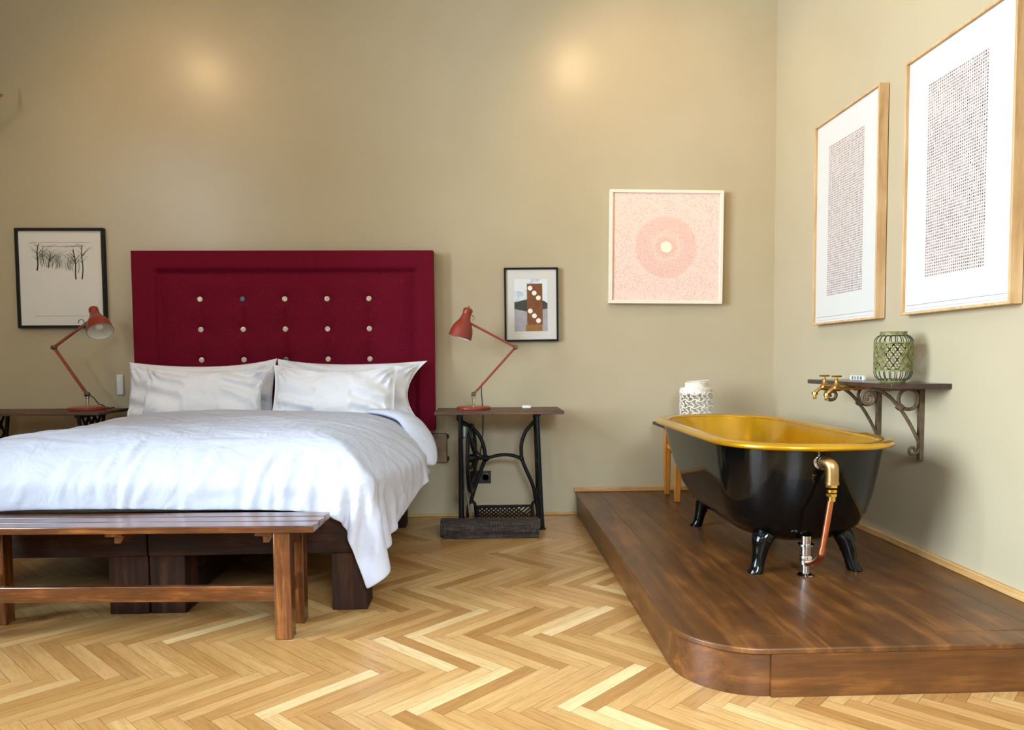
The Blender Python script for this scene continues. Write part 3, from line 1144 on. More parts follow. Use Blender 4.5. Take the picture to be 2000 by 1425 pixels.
def desk_lamp(loc, elbow, head, axis, cord_pts, label, cap=None):
    """jointed lamp; elbow, head and axis are in the lamp's own space (head = joint at the shade neck)"""
    r = empty('desk_lamp', loc)
    tag(r, label, 'lamp', 'red jointed desk lamps')
    r_build = lambda mb, n, m, p=None, **k: mb.build(n, m, p or r, **k)
    r_build(MB().lathe([(0.0, 0.0005), (0.112, 0.0005), (0.114, 0.006), (0.113, 0.016), (0.108, 0.021), (0.02, 0.025), (0.0, 0.025)], n=44), 'base', M['lampred'])
    r_build(MB().lathe([(0.013, 0.024), (0.013, 0.03), (0.0095, 0.033), (0.0095, 0.075), (0.013, 0.078), (0.013, 0.09)], n=18), 'post', M['chrome'])
    j0 = Vector((0, 0, 0.102))
    E, H = Vector(elbow), Vector(head)
    for p, q_ in ((j0, E), (E, j0)):
        jm = MB()
        jm.lathe([(0.0, -0.018), (0.010, -0.018), (0.015, -0.013), (0.0155, 0.013), (0.010, 0.018), (0.0, 0.018)], p, (0, 1, 0), 20)
        jm.lathe([(0.006, 0.0), (0.006, 0.012), (0, 0.012)], p + Vector((0, -0.028, 0)), (0, 1, 0), 12)
        jm.bar(p, p + (q_ - p).normalized() * (0.045 if p is j0 else 0.02), 0.014, 0.016)
        r_build(jm, 'joint', M['nickel'])
    d1, d2 = (E - j0).normalized(), (H - E).normalized()
    r_build(MB().bar(j0 + d1 * 0.03, E - d1 * 0.012, 0.015, 0.020, (0, 1, 0)), 'lower_arm', M['lampred'], bevel=0.003)
    r_build(MB().bar(E + d2 * 0.012, H - d2 * 0.03, 0.015, 0.020, (0, 1, 0)), 'upper_arm', M['lampred'], bevel=0.003)
    # shade
    a = Vector(axis).normalized()
    top = Vector(cap) if cap else H - a * 0.088
    out, inn = shade_profile()
    sh = r_build(MB().lathe(out, top, a, 40, open_end=True), 'lamp_shade', M['lampred'])
    MB().lathe(inn, top, a, 40, open_end=True).build('shade_lining', M['lampwhite'], sh)
    MB().lathe([(0.012, 0.08), (0.013, 0.10), (0.022, 0.125), (0.028, 0.15), (0.024, 0.172), (0.012, 0.182), (0.0, 0.184)], top, a, 20).build('bulb', M['bulb'], sh)
    MB().lathe([(0.0045, -0.012), (0.0045, 0.0), (0.002, 0.004), (0, 0.004)], top, a, 10).build('switch_knob', M['lampred'], sh)
    q = a.cross(Vector((0, 1, 0))).normalized()
    for k_ in (-1, 1):
        b0 = top + a * 0.008 + q * 0.026 * k_
        MB().tube([b0, b0 + q * 0.004 * k_ + a * 0.012, b0 + a * 0.03], 0.003, 8).build('cap_clip', M['lampred'], sh)
    fk = MB().bar(H, H + (E - H).normalized() * 0.05, 0.012, 0.014)
    fk.lathe([(0.0, -0.006), (0.008, -0.006), (0.009, 0.006), (0, 0.008)], H + Vector((0, 0.0, 0)), (0, -1, 0), 14)
    fk.tube(arc(H - a * 0.028 + q * (0.035 if q.dot(E - H) > 0 else -0.035), 0.018, -60, 200, 12), 0.0028, 8)
    r_build(fk, 'shade_bracket', M['nickel'])
    r_build(MB().tube(smooth_path(cord_pts, 8), 0.0032, 8), 'power_cord', M['cord'])
    return r


LZ = 0.7665
lampR = desk_lamp((-0.068, 4.89, LZ), (0.281, 0, 0.410), (-0.052, 0, 0.588), (-0.29, -0.03, -0.95),
                  [(0.055, 0, 0.175), (0.052, 0.0, 0.12), (0.056, 0.02, 0.06), (0.058, 0.04, 0.03), (0.062, 0.218, 0.012), (0.062, 0.222, -0.05), (0.058, 0.222, -0.2), (0.04, 0.23, -0.32), (0.01, 0.235, -0.42), (-0.01, 0.243, -0.49)],
                  'red jointed desk lamp on the right sewing table, its shade facing the bed')
lampL = desk_lamp((-2.576, 4.89, 0.7865), (-0.200, 0, 0.408), (0.016, 0.0, 0.566), (0.46, -0.47, -0.78),
                  [(0.02, 0, 0.095), (0.045, 0.0, 0.075), (0.06, 0.02, 0.04), (0.065, 0.06, 0.028), (0.07, 0.13, 0.006), (0.07, 0.20, 0.004)],
                  'red jointed desk lamp on the left table, in front of the tree print', cap=(0.040, 0.03, 0.664))


# ================================================================== pictures
def sheet(name, mat, parent, cx, cz, w, h, y, t=0.002, nx=1):
    o = MB().box(-w / 2, w / 2, 0, t, -h / 2, h / 2).build(name, mat, parent)
    o.location = (cx, y, cz)
    return o


def frame_mesh(w, h, bw, depth, m=0):
    """four mitred mouldings, front at y = 0, back at y = depth, origin at the bottom centre"""
    mb = MB()
    O = [(-w / 2, 0), (w / 2, 0), (w / 2, h), (-w / 2, h)]
    I = [(-w / 2 + bw, bw), (w / 2 - bw, bw), (w / 2 - bw, h - bw), (-w / 2 + bw, h - bw)]
    for k in range(4):
        a, b, c_, d = O[k], O[(k + 1) % 4], I[(k + 1) % 4], I[k]
        mb.prism([(a[0], 0, a[1]), (b[0], 0, b[1]), (c_[0], 0, c_[1]), (d[0], 0, d[1])], (0, depth, 0), m)
    return mb


# tall framed typed sheets on the right wall
def tall_frame(yc, z0, w, h, label, bw=0.012, depth=0.05):
    r = empty('picture_frame', (XR - depth - 0.004, yc, z0), R(-90))
    tag(r, label, 'picture', 'pair of tall framed typed sheets')
    frame_mesh(w, h, bw, depth).build('frame', M['oakZ'], r, bevel=0.0015)
    sheet('mount', M['mount'], r, 0, h / 2, w - 2 * bw, h - 2 * bw, 0.016)
    sheet('typed_sheet', M['typed_a'], r, 0.0, h / 2 + 0.002, w - 2 * bw - 0.02, h - 2 * bw - 0.02, 0.013)
    # deckled bottom edge of the paper
    MB().box(-w / 2 + 0.03, w / 2 - 0.03, 0.0118, 0.013, 0.042, 0.0432).build('paper_edge', M['greyink'], r)
    return r


tall_frame(4.062, 1.29, 0.725, 1.178, 'tall framed sheet of typed rows on the right wall, nearer the room corner')
tall_frame(3.105, 1.292, 0.735, 1.178, 'tall framed sheet of typed rows cut by the right edge of the photo')

# square pink picture
pk = empty('picture_frame', (1.268, 5.098, 1.476))
tag(pk, 'square cream-framed picture of pale pink concentric rings on the back wall', 'picture')
frame_mesh(0.793, 0.780, 0.022, 0.048).build('frame', M['white_frame'], pk, bevel=0.002)
o = sheet('ring_drawing', M['pinkart'], pk, 0, 0.390, 0.752, 0.738, 0.012)
pk.rotation_euler = (0, R(0.55), 0)

# black framed tree print on the left
tp_ = empty('picture_frame', (-2.842, 5.112, 1.330))
tag(tp_, 'black-framed ink print of bare trees on the wall behind the left lamp', 'picture')
fw_, fh_ = 0.585, 0.669
frame_mesh(fw_, fh_, 0.018, 0.034).build('frame', M['black_frame'], tp_, bevel=0.002)
sheet('mount', M['paper'], tp_, 0, fh_ / 2, fw_ - 0.03, fh_ - 0.03, 0.014)
for a in ((-0.20, 0.2, 0.572, 0.574), (-0.185, 0.21, 0.080, 0.082)):
    MB().box(a[0], a[1], 0.0132, 0.0138, a[2], a[3]).build('plate_mark', M['greyink'], tp_)
ink = MB()
rng = random.Random(11)


def stroke(pts, r0, r1):
    P = [Vector((x, 0.0137, z)) for x, z in pts]
    n = len(P)
    v, f = [], []
    for i, p in enumerate(P):
        d = (P[min(i + 1, n - 1)] - P[max(i - 1, 0)]).normalized()
        s_ = Vector((d.z, 0, -d.x)) * (r0 + (r1 - r0) * i / (n - 1))
        v += [p + s_, p - s_]
    f = [(2 * i, 2 * i + 1, 2 * i + 3, 2 * i + 2) for i in range(n - 1)]
    o_ = len(v)
    v += [Vector(q) + Vector((0, -0.0004, 0)) for q in v]
    f += [(2 * i + 2 + o_, 2 * i + 3 + o_, 2 * i + 1 + o_, 2 * i + o_) for i in range(n - 1)]
    ink.add(v, f)


def tree(x, z0, z1, lean, r, nb):
    pts = [(x + lean * t_ + 0.004 * math.sin(7 * t_ + x * 40), z0 + (z1 - z0) * t_) for t_ in [i / 8 for i in range(9)]]
    stroke(pts, r, r * 0.55)
    for _ in range(nb):
        t_ = rng.uniform(0.35, 0.95)
        bx, bz = x + lean * t_, z0 + (z1 - z0) * t_
        sg = rng.choice((-1, 1))
        ln = rng.uniform(0.03, 0.075)
        stroke([(bx, bz), (bx + sg * ln * 0.5, bz + ln * 0.55), (bx + sg * ln, min(bz + ln * rng.uniform(0.5, 1.1), 0.567))], r * 0.35, r * 0.08)


ZB = 1.330
tree(-0.158, 1.716 - ZB, 1.893 - ZB, 0.012, 0.0052, 6)
tree(-0.080, 1.735 - ZB, 1.845 - ZB, 0.012, 0.0036, 8)
tree(-0.115, 1.76 - ZB, 1.885 - ZB, -0.004, 0.0022, 6)
tree(0.100, 1.657 - ZB, 1.86 - ZB, -0.012, 0.0048, 8)
tree(0.140, 1.657 - ZB, 1.885 - ZB, 0.004, 0.0042, 8)
tree(0.118, 1.70 - ZB, 1.80 - ZB, 0.0, 0.0018, 3)
for i in range(44):
    x = rng.uniform(-0.14, 0.085)
    zc = 1.762 - ZB - 0.022 * (1 - abs(x + 0.02) / 0.12)
    if x > 0:
        zc -= 0.4 * x
    tree(x, zc - rng.uniform(0.0, 0.02), zc + rng.uniform(0.03, 0.10), rng.uniform(-0.004, 0.004), rng.uniform(0.0005, 0.0012), 2)
for i in range(16):
    x = rng.uniform(-0.13, 0.12)
    stroke([(x, 0.555 - rng.uniform(0, 0.015)), (x + 0.03, 0.548), (x + 0.07, 0.553 + rng.uniform(-0.012, 0.008))], 0.0006, 0.0003)
ink.build('ink_drawing', M['ink'], tp_, smooth=0)
tp_.rotation_euler = (0, R(0.0), 0)

# small black framed photo
sp_ = empty('picture_frame', (0.336, 5.118, 1.221))
tag(sp_, 'small black-framed photo of a brown slab with six white discs, by the right lamp', 'picture')
frame_mesh(0.374, 0.508, 0.013, 0.028).build('frame', M['black_frame'], sp_, bevel=0.0015)
sheet('mount', M['mount'], sp_, 0, 0.254, 0.35, 0.484, 0.010)
ph = MB()
PZ0, PZ1 = 1.291 - 1.221, 1.650 - 1.221
X0, X1 = -0.118, 0.112


def flatp(pts, y, m):
    ph.prism([(x, y, z) for x, z in pts], (0, 0.0006, 0), m)


flatp([(X0, 0.245), (X1, 0.245), (X1, PZ1), (X0, PZ1)], 0.0094, 0)
flatp([(X0, PZ0), (X1, PZ0), (X1, 0.245), (X0, 0.245)], 0.0094, 2)
flatp([(X0, 0.226), (-0.085, 0.218), (-0.03, 0.206), (0.04, 0.215), (X1, 0.226), (X1, 0.262), (0.09, 0.278), (0.055, 0.286), (0.0, 0.292), (-0.06, 0.285), (-0.09, 0.276), (X0, 0.272)], 0.0088, 1)
flatp([(-0.04, PZ0 + 0.001), (0.075, PZ0 + 0.001), (0.075, 0.116), (-0.04, 0.116)], 0.0087, 4)
flatp([(-0.030, 0.116), (0.078, 0.116), (0.076, 0.398), (-0.030, 0.398)], 0.0081, 3)
for bz in (0.367, 0.210):
    for i in range(3):
        c_ = Vector((-0.008 + 0.0285 * i, 0.0075, bz - 0.0335 * i))
        ph.prism([(c_.x + 0.0165 * math.cos(2 * PI * j / 22), c_.y, c_.z + 0.0165 * math.sin(2 * PI * j / 22)) for j in range(22)], (0, 0.0006, 0), 5)
ph.build('photo_print', [M['ph_sky'], M['ph_hill'], M['ph_water'], M['ph_tower'], M['ph_shadow'], M['ph_dot']], sp_, smooth=0)
sp_.rotation_euler = (0, R(-0.3), 0)

# ================================================================== bathtub
TX = 1.388
tub = empty('bathtub', (TX, 3.7, PZ))
tag(tub, 'black freestanding bathtub with golden inside on the wooden platform', 'bathtub')


def tub_ring(a, y0, y1, dn, df, z, xo=0.0, n=2.4):
    pts = []
    N = 22
    for i in range(N):
        t_ = R(90) * i / N
        c_, s_ = math.cos(t_), math.sin(t_)
        pts.append((TX + xo - a * c_ ** (2 / n), y0 + dn - dn * s_ ** (2 / n), z))
    for i in range(N):
        t_ = R(90) * (1 - i / N)
        c_, s_ = math.cos(t_), math.sin(t_)
        pts.append((TX + xo + a * c_ ** (2 / n), y0 + dn - dn * s_ ** (2 / n), z))
    for i in range(N):
        t_ = R(90) * i / N
        c_, s_ = math.cos(t_), math.sin(t_)
        pts.append((TX + xo + a * c_ ** (2 / 2.1), y1 - df + df * s_ ** (2 / 2.1), z))
    for i in range(N):
        t_ = R(90) * (1 - i / N)
        c_, s_ = math.cos(t_), math.sin(t_)
        pts.append((TX + xo - a * c_ ** (2 / 2.1), y1 - df + df * s_ ** (2 / 2.1), z))
    return pts


SEC = [(0.355, 2.905, 4.545, 0.36, 0.40, 0.732), (0.350, 2.915, 4.53, 0.35, 0.42, 0.69), (0.339, 2.932, 4.49, 0.34, 0.44, 0.60), (0.326, 2.955, 4.43, 0.32, 0.46, 0.51), (0.309, 2.985, 4.36, 0.30, 0.48, 0.43), (0.285, 3.02, 4.28, 0.28, 0.48, 0.37), (0.245, 3.065, 4.19, 0.26, 0.45, 0.325), (0.185, 3.13, 4.07, 0.24, 0.4, 0.297), (0.11, 3.22, 3.92, 0.2, 0.3, 0.287), (0.03, 3.4, 3.7, 0.1, 0.1, 0.285)]
ob = MB()
ob.loft([tub_ring(*s_) for s_ in SEC], cap0=False, cap1=True)
part(ob, 'outer_shell', M['blackgloss'], tub, smooth=50)
ib = MB()
g = 0.018
ib.loft([tub_ring(s_[0] - g if s_[0] > 0.05 else s_[0], s_[1] + g, s_[2] - g, s_[3], s_[4], s_[5] + (0.0 if i == 0 else g)) for i, s_ in enumerate(SEC)], cap0=False, cap1=True)
part(ib, 'inner_basin', M['gold'], tub, smooth=50)
rimc = tub_ring(0.372, 2.885, 4.575, 0.38, 0.43, 0.733)
rb = MB()
ks = []
nR = len(rimc)
PR_ = [(-0.046, 0.0), (-0.044, 0.007), (-0.032, 0.012), (0.0, 0.0145), (0.016, 0.011), (0.025, 0.0), (0.022, -0.010), (0.012, -0.014), (0.006, -0.008), (-0.02, -0.004)]
for i in range(nR):
    p = Vector(rimc[i])
    tg = (Vector(rimc[(i + 1) % nR]) - Vector(rimc[i - 1])).normalized()
    nrm = Vector((tg.y, -tg.x, 0))
    if nrm.dot(p - Vector((TX, 3.7, p.z))) < 0:
        nrm = -nrm
    ks.append([p + nrm * u + Vector((0, 0, w)) for u, w in PR_])
vv = [q for r_ in ks for q in r_]
m_ = len(PR_)
rb.add(vv, [(i * m_ + j, i * m_ + (j + 1) % m_, ((i + 1) % nR) * m_ + (j + 1) % m_, ((i + 1) % nR) * m_ + j) for i in range(nR) for j in range(m_)])
part(rb, 'rim', M['gold'], tub, smooth=60)


def tub_foot(x, y, sx, sy):
    """splayed foot: flared shoulder, narrow ankle, round toe"""
    rings = []
    for (z, off, rx, ry) in ((0.350, -0.050, 0.052, 0.050), (0.335, -0.035, 0.060, 0.052), (0.30, -0.015, 0.046, 0.044), (0.26, -0.004, 0.034, 0.034), (0.215, 0.006, 0.028, 0.029), (0.185, 0.014, 0.029, 0.030), (0.170, 0.022, 0.034, 0.034), (0.1625, 0.024, 0.032, 0.033)):
        cx, cy = x + sx * off, y + sy * off * 0.5
        rings.append([(cx + rx * math.cos(2 * PI * j / 20), cy + ry * math.sin(2 * PI * j / 20), z) for j in range(20)])
    mb = MB().loft(rings)
    # scalloped leaf edge on the inner side
    for k in range(4):
        mb.sphere((x - sx * (0.052 - 0.008 * k), y - sy * 0.01, 0.318 - 0.022 * k), 0.013 - 0.0015 * k, 10, 6)
    return mb


for x, y, sx, sy in ((1.195, 3.13, -1, -1), (1.595, 3.14, 1, -1), (1.20, 4.02, -1, 1), (1.59, 4.02, 1, 1)):
    part(tub_foot(x, y, sx, sy), 'claw_foot', M['blackgloss'], tub, smooth=60)
# overflow pipe and drain at the near end
YO = 2.862
part(MB().lathe([(0.034, 0.0), (0.036, 0.004), (0.034, 0.012), (0.026, 0.016), (0.024, 0.03)], (1.366, 2.931, 0.672), (0, -1, 0), 28), 'overflow_collar', M['chrome'], tub)
eb = MB().tube(smooth_path([(1.367, 2.915, 0.672), (1.372, 2.885, 0.672), (1.379, 2.866, 0.664), (1.382, 2.862, 0.640), (1.382, 2.862, 0.60)], 6), 0.0255, 18)
eb.lathe([(0.027, 0.0), (0.027, 0.012), (0.022, 0.014)], (1.382, 2.862, 0.588), (0, 0, 1), 22)
part(eb, 'overflow_elbow', M['brass_dull'], tub)
nt = MB()
for zz, rr in ((0.575, 0.024), (0.556, 0.020), (0.540, 0.022)):
    nt.lathe([(rr * 0.8, 0), (rr, 0.002), (rr, 0.012), (rr * 0.8, 0.014)], (1.381, 2.862, zz), (0, 0, 1), 6 if rr != 0.02 else 20)
nt.lathe([(0.015, 0), (0.015, 0.03)], (1.381, 2.862, 0.522), n=18)
part(nt, 'pipe_nut', M['brass_bright'], tub)
cp = MB().tube([(1.381, 2.862, 0.545), (1.350, 2.872, 0.315)], 0.0125, 16)
cp.tube(smooth_path([(1.350, 2.872, 0.325), (1.348, 2.874, 0.302), (1.353, 2.90, 0.278), (1.362, 2.98, 0.236), (1.366, 3.04, 0.220)], 6), 0.0135, 16)
cp.lathe([(0.016, -0.012), (0.016, 0.012)], (1.3505, 2.872, 0.318), (0.13, -0.04, 1), 16)
part(cp, 'overflow_pipe', M['copper'], tub)
dr = MB().lathe([(0.034, 0.0015), (0.036, 0.006), (0.030, 0.012), (0.018, 0.016), (0.018, 0.05), (0.028, 0.053), (0.028, 0.085), (0.026, 0.09), (0.024, 0.092), (0.024, 0.128), (0.034, 0.132), (0.034, 0.140), (0.022, 0.142), (0.022, 0.175)], (1.368, 3.06, PZ), (0, 0, 1), 26)
part(dr, 'drain_trap', M['chrome'], tub)

# ================================================================== stool and white lantern behind the bath
st = empty('stool', (1.36, 4.86, PZ))
tag(st, 'small orange wooden stool with dark seat behind the far end of the bathtub', 'stool')
part(MB().box(1.165, 1.555, 4.665, 5.05, 0.640, 0.662), 'seat', M['darkseat'], st, bevel=0.006)
for x, y in ((1.255, 4.725), (1.465, 4.725), (1.255, 4.995), (1.465, 4.995)):
    rings = []
    for z, r_, dx in ((0.1625, 0.016, 0.0), (0.30, 0.020, 0.0), (0.50, 0.021, 0.0), (0.612, 0.021, 0.0)):
        rings.append([(x + dx + a * r_, y + b * r_, z) for a, b in ((-1, -1), (1, -1), (1, 1), (-1, 1))])
    part(MB().loft(rings), 'leg', M['beechZ'], st, bevel=0.004)
for (a, b) in (((1.255, 4.725), (1.255, 4.995)), ((1.465, 4.725), (1.465, 4.995)), ((1.255, 4.725), (1.465, 4.725)), ((1.255, 4.995), (1.465, 4.995))):
    ax = 'Y' if a[0] == b[0] else 'X'
    d = Vector((b[0] - a[0], b[1] - a[1], 0)).normalized() * 0.02
    part(MB().bar((a[0] + d.x, a[1] + d.y, 0.615), (b[0] - d.x, b[1] - d.y, 0.615), 0.02, 0.048), 'apron', M['beech' + ax], st, bevel=0.002)
    zz = 0.50 if ax == 'Y' else 0.46
    part(MB().bar((a[0] + d.x, a[1] + d.y, zz), (b[0] - d.x, b[1] - d.y, zz), 0.018, 0.028), 'stretcher', M['beech' + ax], st, bevel=0.002)

wl = empty('lantern', (1.415, 4.86, 0.6625))
tag(wl, 'white pierced metal lantern standing on the stool behind the bathtub', 'lantern', 'pierced metal lanterns')
lr, lh = 0.104, 0.235
bd = MB()


def cyl(a, z, r=lr):
    return Vector((r * math.cos(a), r * math.sin(a), z))


def band(mb, r, z0, z1, th=0.003, n=48):
    mb.lathe([(r - th, z0), (r, z0), (r, z1), (r - th, z1), (r - th, z0)], n=n)


band(bd, lr, 0.0, 0.03)
band(bd, lr, lh - 0.035, lh)
NA, NZ = 9, 4
ch = (lh - 0.06) / NZ
for i in range(NA):
    for j in range(NZ + 1):
        a0 = 2 * PI * (i + 0.5 * (j % 2)) / NA
        z0 = 0.025 + ch * j
        da = 2 * PI / NA
        # three curling blades from every node, pinwheel fashion
        for k_ in range(4):
            th0 = k_ * PI / 2 + 0.3
            pts = []
            for q in range(7):
                s_ = q / 6
                th = th0 + 1.5 * s_
                rr = 0.60 * s_
                aa, zz = a0 + da * rr * math.cos(th), z0 + ch * 1.1 * rr * math.sin(th)
                pts.append(cyl(aa, min(max(zz, 0.004), lh - 0.004)))
            bd.tube(pts, 0.0046, 6)
bd.build('pierced_body', M['whitemetal'], wl)
nk = MB().lathe([(lr, lh - 0.001), (lr * 0.98, lh + 0.004), (0.078, lh + 0.006), (0.074, lh + 0.010), (0.074, lh + 0.038), (0.071, lh + 0.038), (0.071, lh + 0.006)], n=40)
nk.build('neck', M['whitemetal'], wl)
hd = MB().tube([(0.074 * math.cos(R(a)) + 0.012, 0.075 * math.sin(R(a)), lh + 0.047 + 0.004 * math.cos(R(a))) for a in range(0, 360, 12)], 0.0022, 8, closed=True)
for sgn in (-1, 1):
    hd.tube([(0.0, sgn * 0.073, lh + 0.03), (0.0, sgn * 0.077, lh + 0.048)], 0.0025, 8)
hd.build('wire_handle', M['whitemetal'], wl)
MB().lathe([(0, 0.001), (0.096, 0.001), (0.096, 0.006), (0, 0.006)], n=32).build('floor_plate', M['whitemetal'], wl)

# ================================================================== shelf on the right wall
SZ = 0.975
sh_ = empty('wall_shelf', (XR, 3.57, 0.61))
tag(sh_, 'dark wooden wall shelf on scrolled iron brackets above the bathtub', 'shelf')
part(MB().box(1.778, XR - 0.001, 3.15, 3.985, SZ - 0.022, SZ), 'board', M['shelfY'], sh_, bevel=0.002)


def bracket(y):
    mb = MB()
    P = lambda pts: [(x, y, z) for x, z in pts]
    mb.box(2.030, 2.048, y - 0.013, y + 0.013, 0.612, SZ - 0.023)
    mb.tube(P([(1.80, SZ - 0.030), (2.04, SZ - 0.030)]), 0.008, 8)
    sp2 = [(2.040, 0.672), (2.030, 0.700), (2.006, 0.748), (1.975, 0.802), (1.936, 0.857), (1.892, 0.905), (1.850, 0.934), (1.815, 0.945)]
    # front scroll
    c0 = Vector((1.792, 0.903))
    for i in range(22):
        a = R(60 + i * 26)
        r_ = 0.040 - 0.032 * i / 21
        sp2.append((c0.x + r_ * math.cos(a), c0.y + r_ * math.sin(a)))
    mb.tube(smooth_path(P(sp2), 4), 0.0085, 8)
    mb.tube([(1.979 + 0.048 * math.cos(R(a)), y, 0.897 + 0.048 * math.sin(R(a))) for a in range(0, 360, 10)], 0.0085, 8, closed=True)
    # clamp where ring meets the sweep
    mb.bar((1.928, y, 0.850), (1.946, y, 0.872), 0.024, 0.022)
    # foot curl
    ft = [(2.036, 0.665), (2.028, 0.645)]
    c1 = Vector((2.004, 0.657))
    for i in range(16):
        a = R(-30 - i * 24)
        r_ = 0.024 - 0.016 * i / 15
        ft.append((c1.x + r_ * math.cos(a), c1.y + r_ * math.sin(a)))
    mb.tube(smooth_path(P(ft), 4), 0.0065, 8)
    return mb


for yb in (3.36, 3.73):
    part(bracket(yb), 'bracket', M['rustiron'], sh_, smooth=50)
for yy in (3.30, 3.24):
    part(MB().lathe([(0.004, 0), (0.004, 0.003), (0, 0.004)], (1.98, yy, SZ - 0.022), (0, 0, -1), 10), 'screw', M['nickel'], sh_)


def tap(y, label):
    r = empty('wall_tap', (XR, y, 0.945))
    tag(r, label, 'tap', 'brass taps under the wall shelf')
    bdy = MB()
    X = 1.705 - XR
    bdy.lathe([(0.010, 0), (0.013, 0.01), (0.013, 0.05), (0.0165, 0.055), (0.0165, 0.085), (0.012, 0.09), (0.0, 0.092)], (X + 0.085, 0, 0), (-1, 0, 0), 18)
    bdy.lathe([(0.012, 0), (0.014, 0.012), (0.011, 0.018), (0.0085, 0.03), (0.010, 0.032), (0.007, 0.036), (0.007, 0.044)], (X + 0.012, 0, 0.006), (0, 0, 1), 16)
    bdy.build('body', M['brass'], r)
    spt = MB().tube(smooth_path([(X + 0.015, 0, 0.0), (X - 0.008, 0, -0.006), (X - 0.026, 0, -0.02), (X - 0.036, 0, -0.032)], 6), 0.0085, 12)
    spt.build('spout', M['brass'], r)
    nz = MB().lathe([(0.0125, 0.0), (0.0145, 0.004), (0.0145, 0.014), (0.008, 0.016), (0.009, 0.03), (0.0075, 0.036), (0.006, 0.036)], (X - 0.036, 0, -0.024), (0, 0, -1), 16)
    nz.build('hose_nozzle', M['brass_bright'], r)
    hn = MB().tube([(X + 0.012, 0, 0.046), (X + 0.012, 0, 0.056)], 0.0045, 10)
    hn.tube([(X - 0.014, -0.004, 0.057), (X + 0.038, 0.004, 0.057)], 0.0048, 12)
    hn.build('tee_handle', M['brass_bright'], r)
    pp = MB().tube([(X + 0.07, 0, 0), (-0.012, 0, 0)], 0.0095, 12)
    pp.lathe([(0.013, 0), (0.013, 0.016)], (X + 0.10, 0, 0), (1, 0, 0), 6)
    pp.build('supply_pipe', M['copper'], r)
    MB().lathe([(0.026, 0), (0.026, 0.004), (0.012, 0.012)], (-0.001, 0, 0), (-1, 0, 0), 22).build('wall_flange', M['brass'], r)
    return r


tap(3.655, 'brass tap under the shelf edge, farther from the green lantern')
tap(3.528, 'brass tap under the shelf edge, nearer to the green lantern')

# four-letter sign block on the shelf
sg = empty('sign_block', (1.95, 3.775, SZ))
tag(sg, 'small white block with four dark characters on the wall shelf', 'sign')
part(MB().box(1.945, 1.957, 3.705, 3.848, SZ + 0.0005, SZ + 0.0235), 'block', M['white_plastic'], sg, bevel=0.001)
chs = MB()
glyphs = [[(0, 0, 1, 0), (0, .35, 1, .35), (0, .7, 1, .7), (0, 1, 1, 1), (.2, 0, .2, 1), (.8, 0, .8, 1)],
          [(0, 0, 1, 0), (0, 1, 1, 1), (0, 0, 0, 1), (1, 0, 1, 1), (0, .5, 1, .5)],
          [(0, 0, 1, 0), (0, 1, 1, 1), (0, 0, 0, 1), (1, 0, 1, 1), (.5, 0, .5, 1)],
          [(0, .5, 1, .5), (.5, 0, .5, 1), (0, 1, 1, 1), (0, 0, 1, 0), (.1, 0, .1, 1), (.9, 0, .9, 1)]]
for k_, G in enumerate(glyphs):
    for (a, b, c_, d) in G:
        y_ = 3.826 - k_ * 0.029
        chs.bar((1.9445, y_ - a * 0.015, SZ + 0.0055 + b * 0.013), (1.9445, y_ - c_ * 0.015, SZ + 0.0055 + d * 0.013), 0.0018, 0.0018, (1, 0, 0))
part(chs, 'characters', M['ink'], sg)

# green pierced lantern
gl_ = empty('lantern', (1.905, 3.365, SZ))
tag(gl_, 'green patinated openwork lantern on the wall shelf', 'lantern', 'pierced metal lanterns')
gr, gz0, gz1 = 0.081, 0.052, 0.188
b_ = MB()
band(b_, gr, gz0, gz0 + 0.008)
band(b_, gr, gz1 - 0.008, gz1)
ng = 15
for i in range(ng):
    for sgn in (1, -1):
        pts = []
        for q in range(15):
            s_ = q / 14
            a = 2 * PI * i / ng + sgn * s_ * 2 * PI * 2.6 / ng * 1.0
            pts.append(cyl(a, gz0 + 0.004 + (gz1 - gz0 - 0.008) * s_, gr - 0.001))
        b_.tube(pts, 0.0032, 6)
rows = 5
for j in range(rows + 1):
    for i in range(ng):
        pass
b_.build('lattice_body', M['greenpatina'], gl_)
# dense filigree panels on two sides
rng = random.Random(5)
for (lo, hi) in ((150, 214), (266, 318)):
    fp = MB()
    for k_ in range(120):
        a = R(rng.uniform(lo, hi))
        z = rng.uniform(gz0 + 0.01, gz1 - 0.01)
        r_ = rng.uniform(0.004, 0.008)
        fp.tube([cyl(a + r_ / gr * math.cos(t_), z + r_ * math.sin(t_), gr - 0.002) for t_ in [2 * PI * q / 9 for q in range(9)]], 0.0018, 5, closed=True)
    fp.build('filigree_panel', M['greenpatina'], gl_)
wr_, wr2 = MB(), MB()
for i in range(20):
    a = 2 * PI * i / 20
    wr_.tube(smooth_path([cyl(a, gz0, gr), cyl(a, gz0 - 0.018, gr - 0.003), cyl(a, gz0 - 0.036, gr - 0.016), cyl(a, 0.012, 0.055)], 4), 0.0023, 6)
    wr2.tube(smooth_path([cyl(a, gz1, gr), cyl(a, gz1 + 0.014, gr - 0.003), cyl(a, gz1 + 0.027, gr - 0.015), cyl(a, gz1 + 0.031, 0.056)], 4), 0.0023, 6)
wr_.build('wire_ribs', M['darkgreen'], gl_)
wr2.build('wire_ribs', M['darkgreen'], gl_)
MB().lathe([(0, 0.001), (0.053, 0.001), (0.054, 0.004), (0.056, 0.017), (0.052, 0.018), (0.05, 0.006), (0, 0.006)], n=36).build('base_ring', M['greenpatina'], gl_)
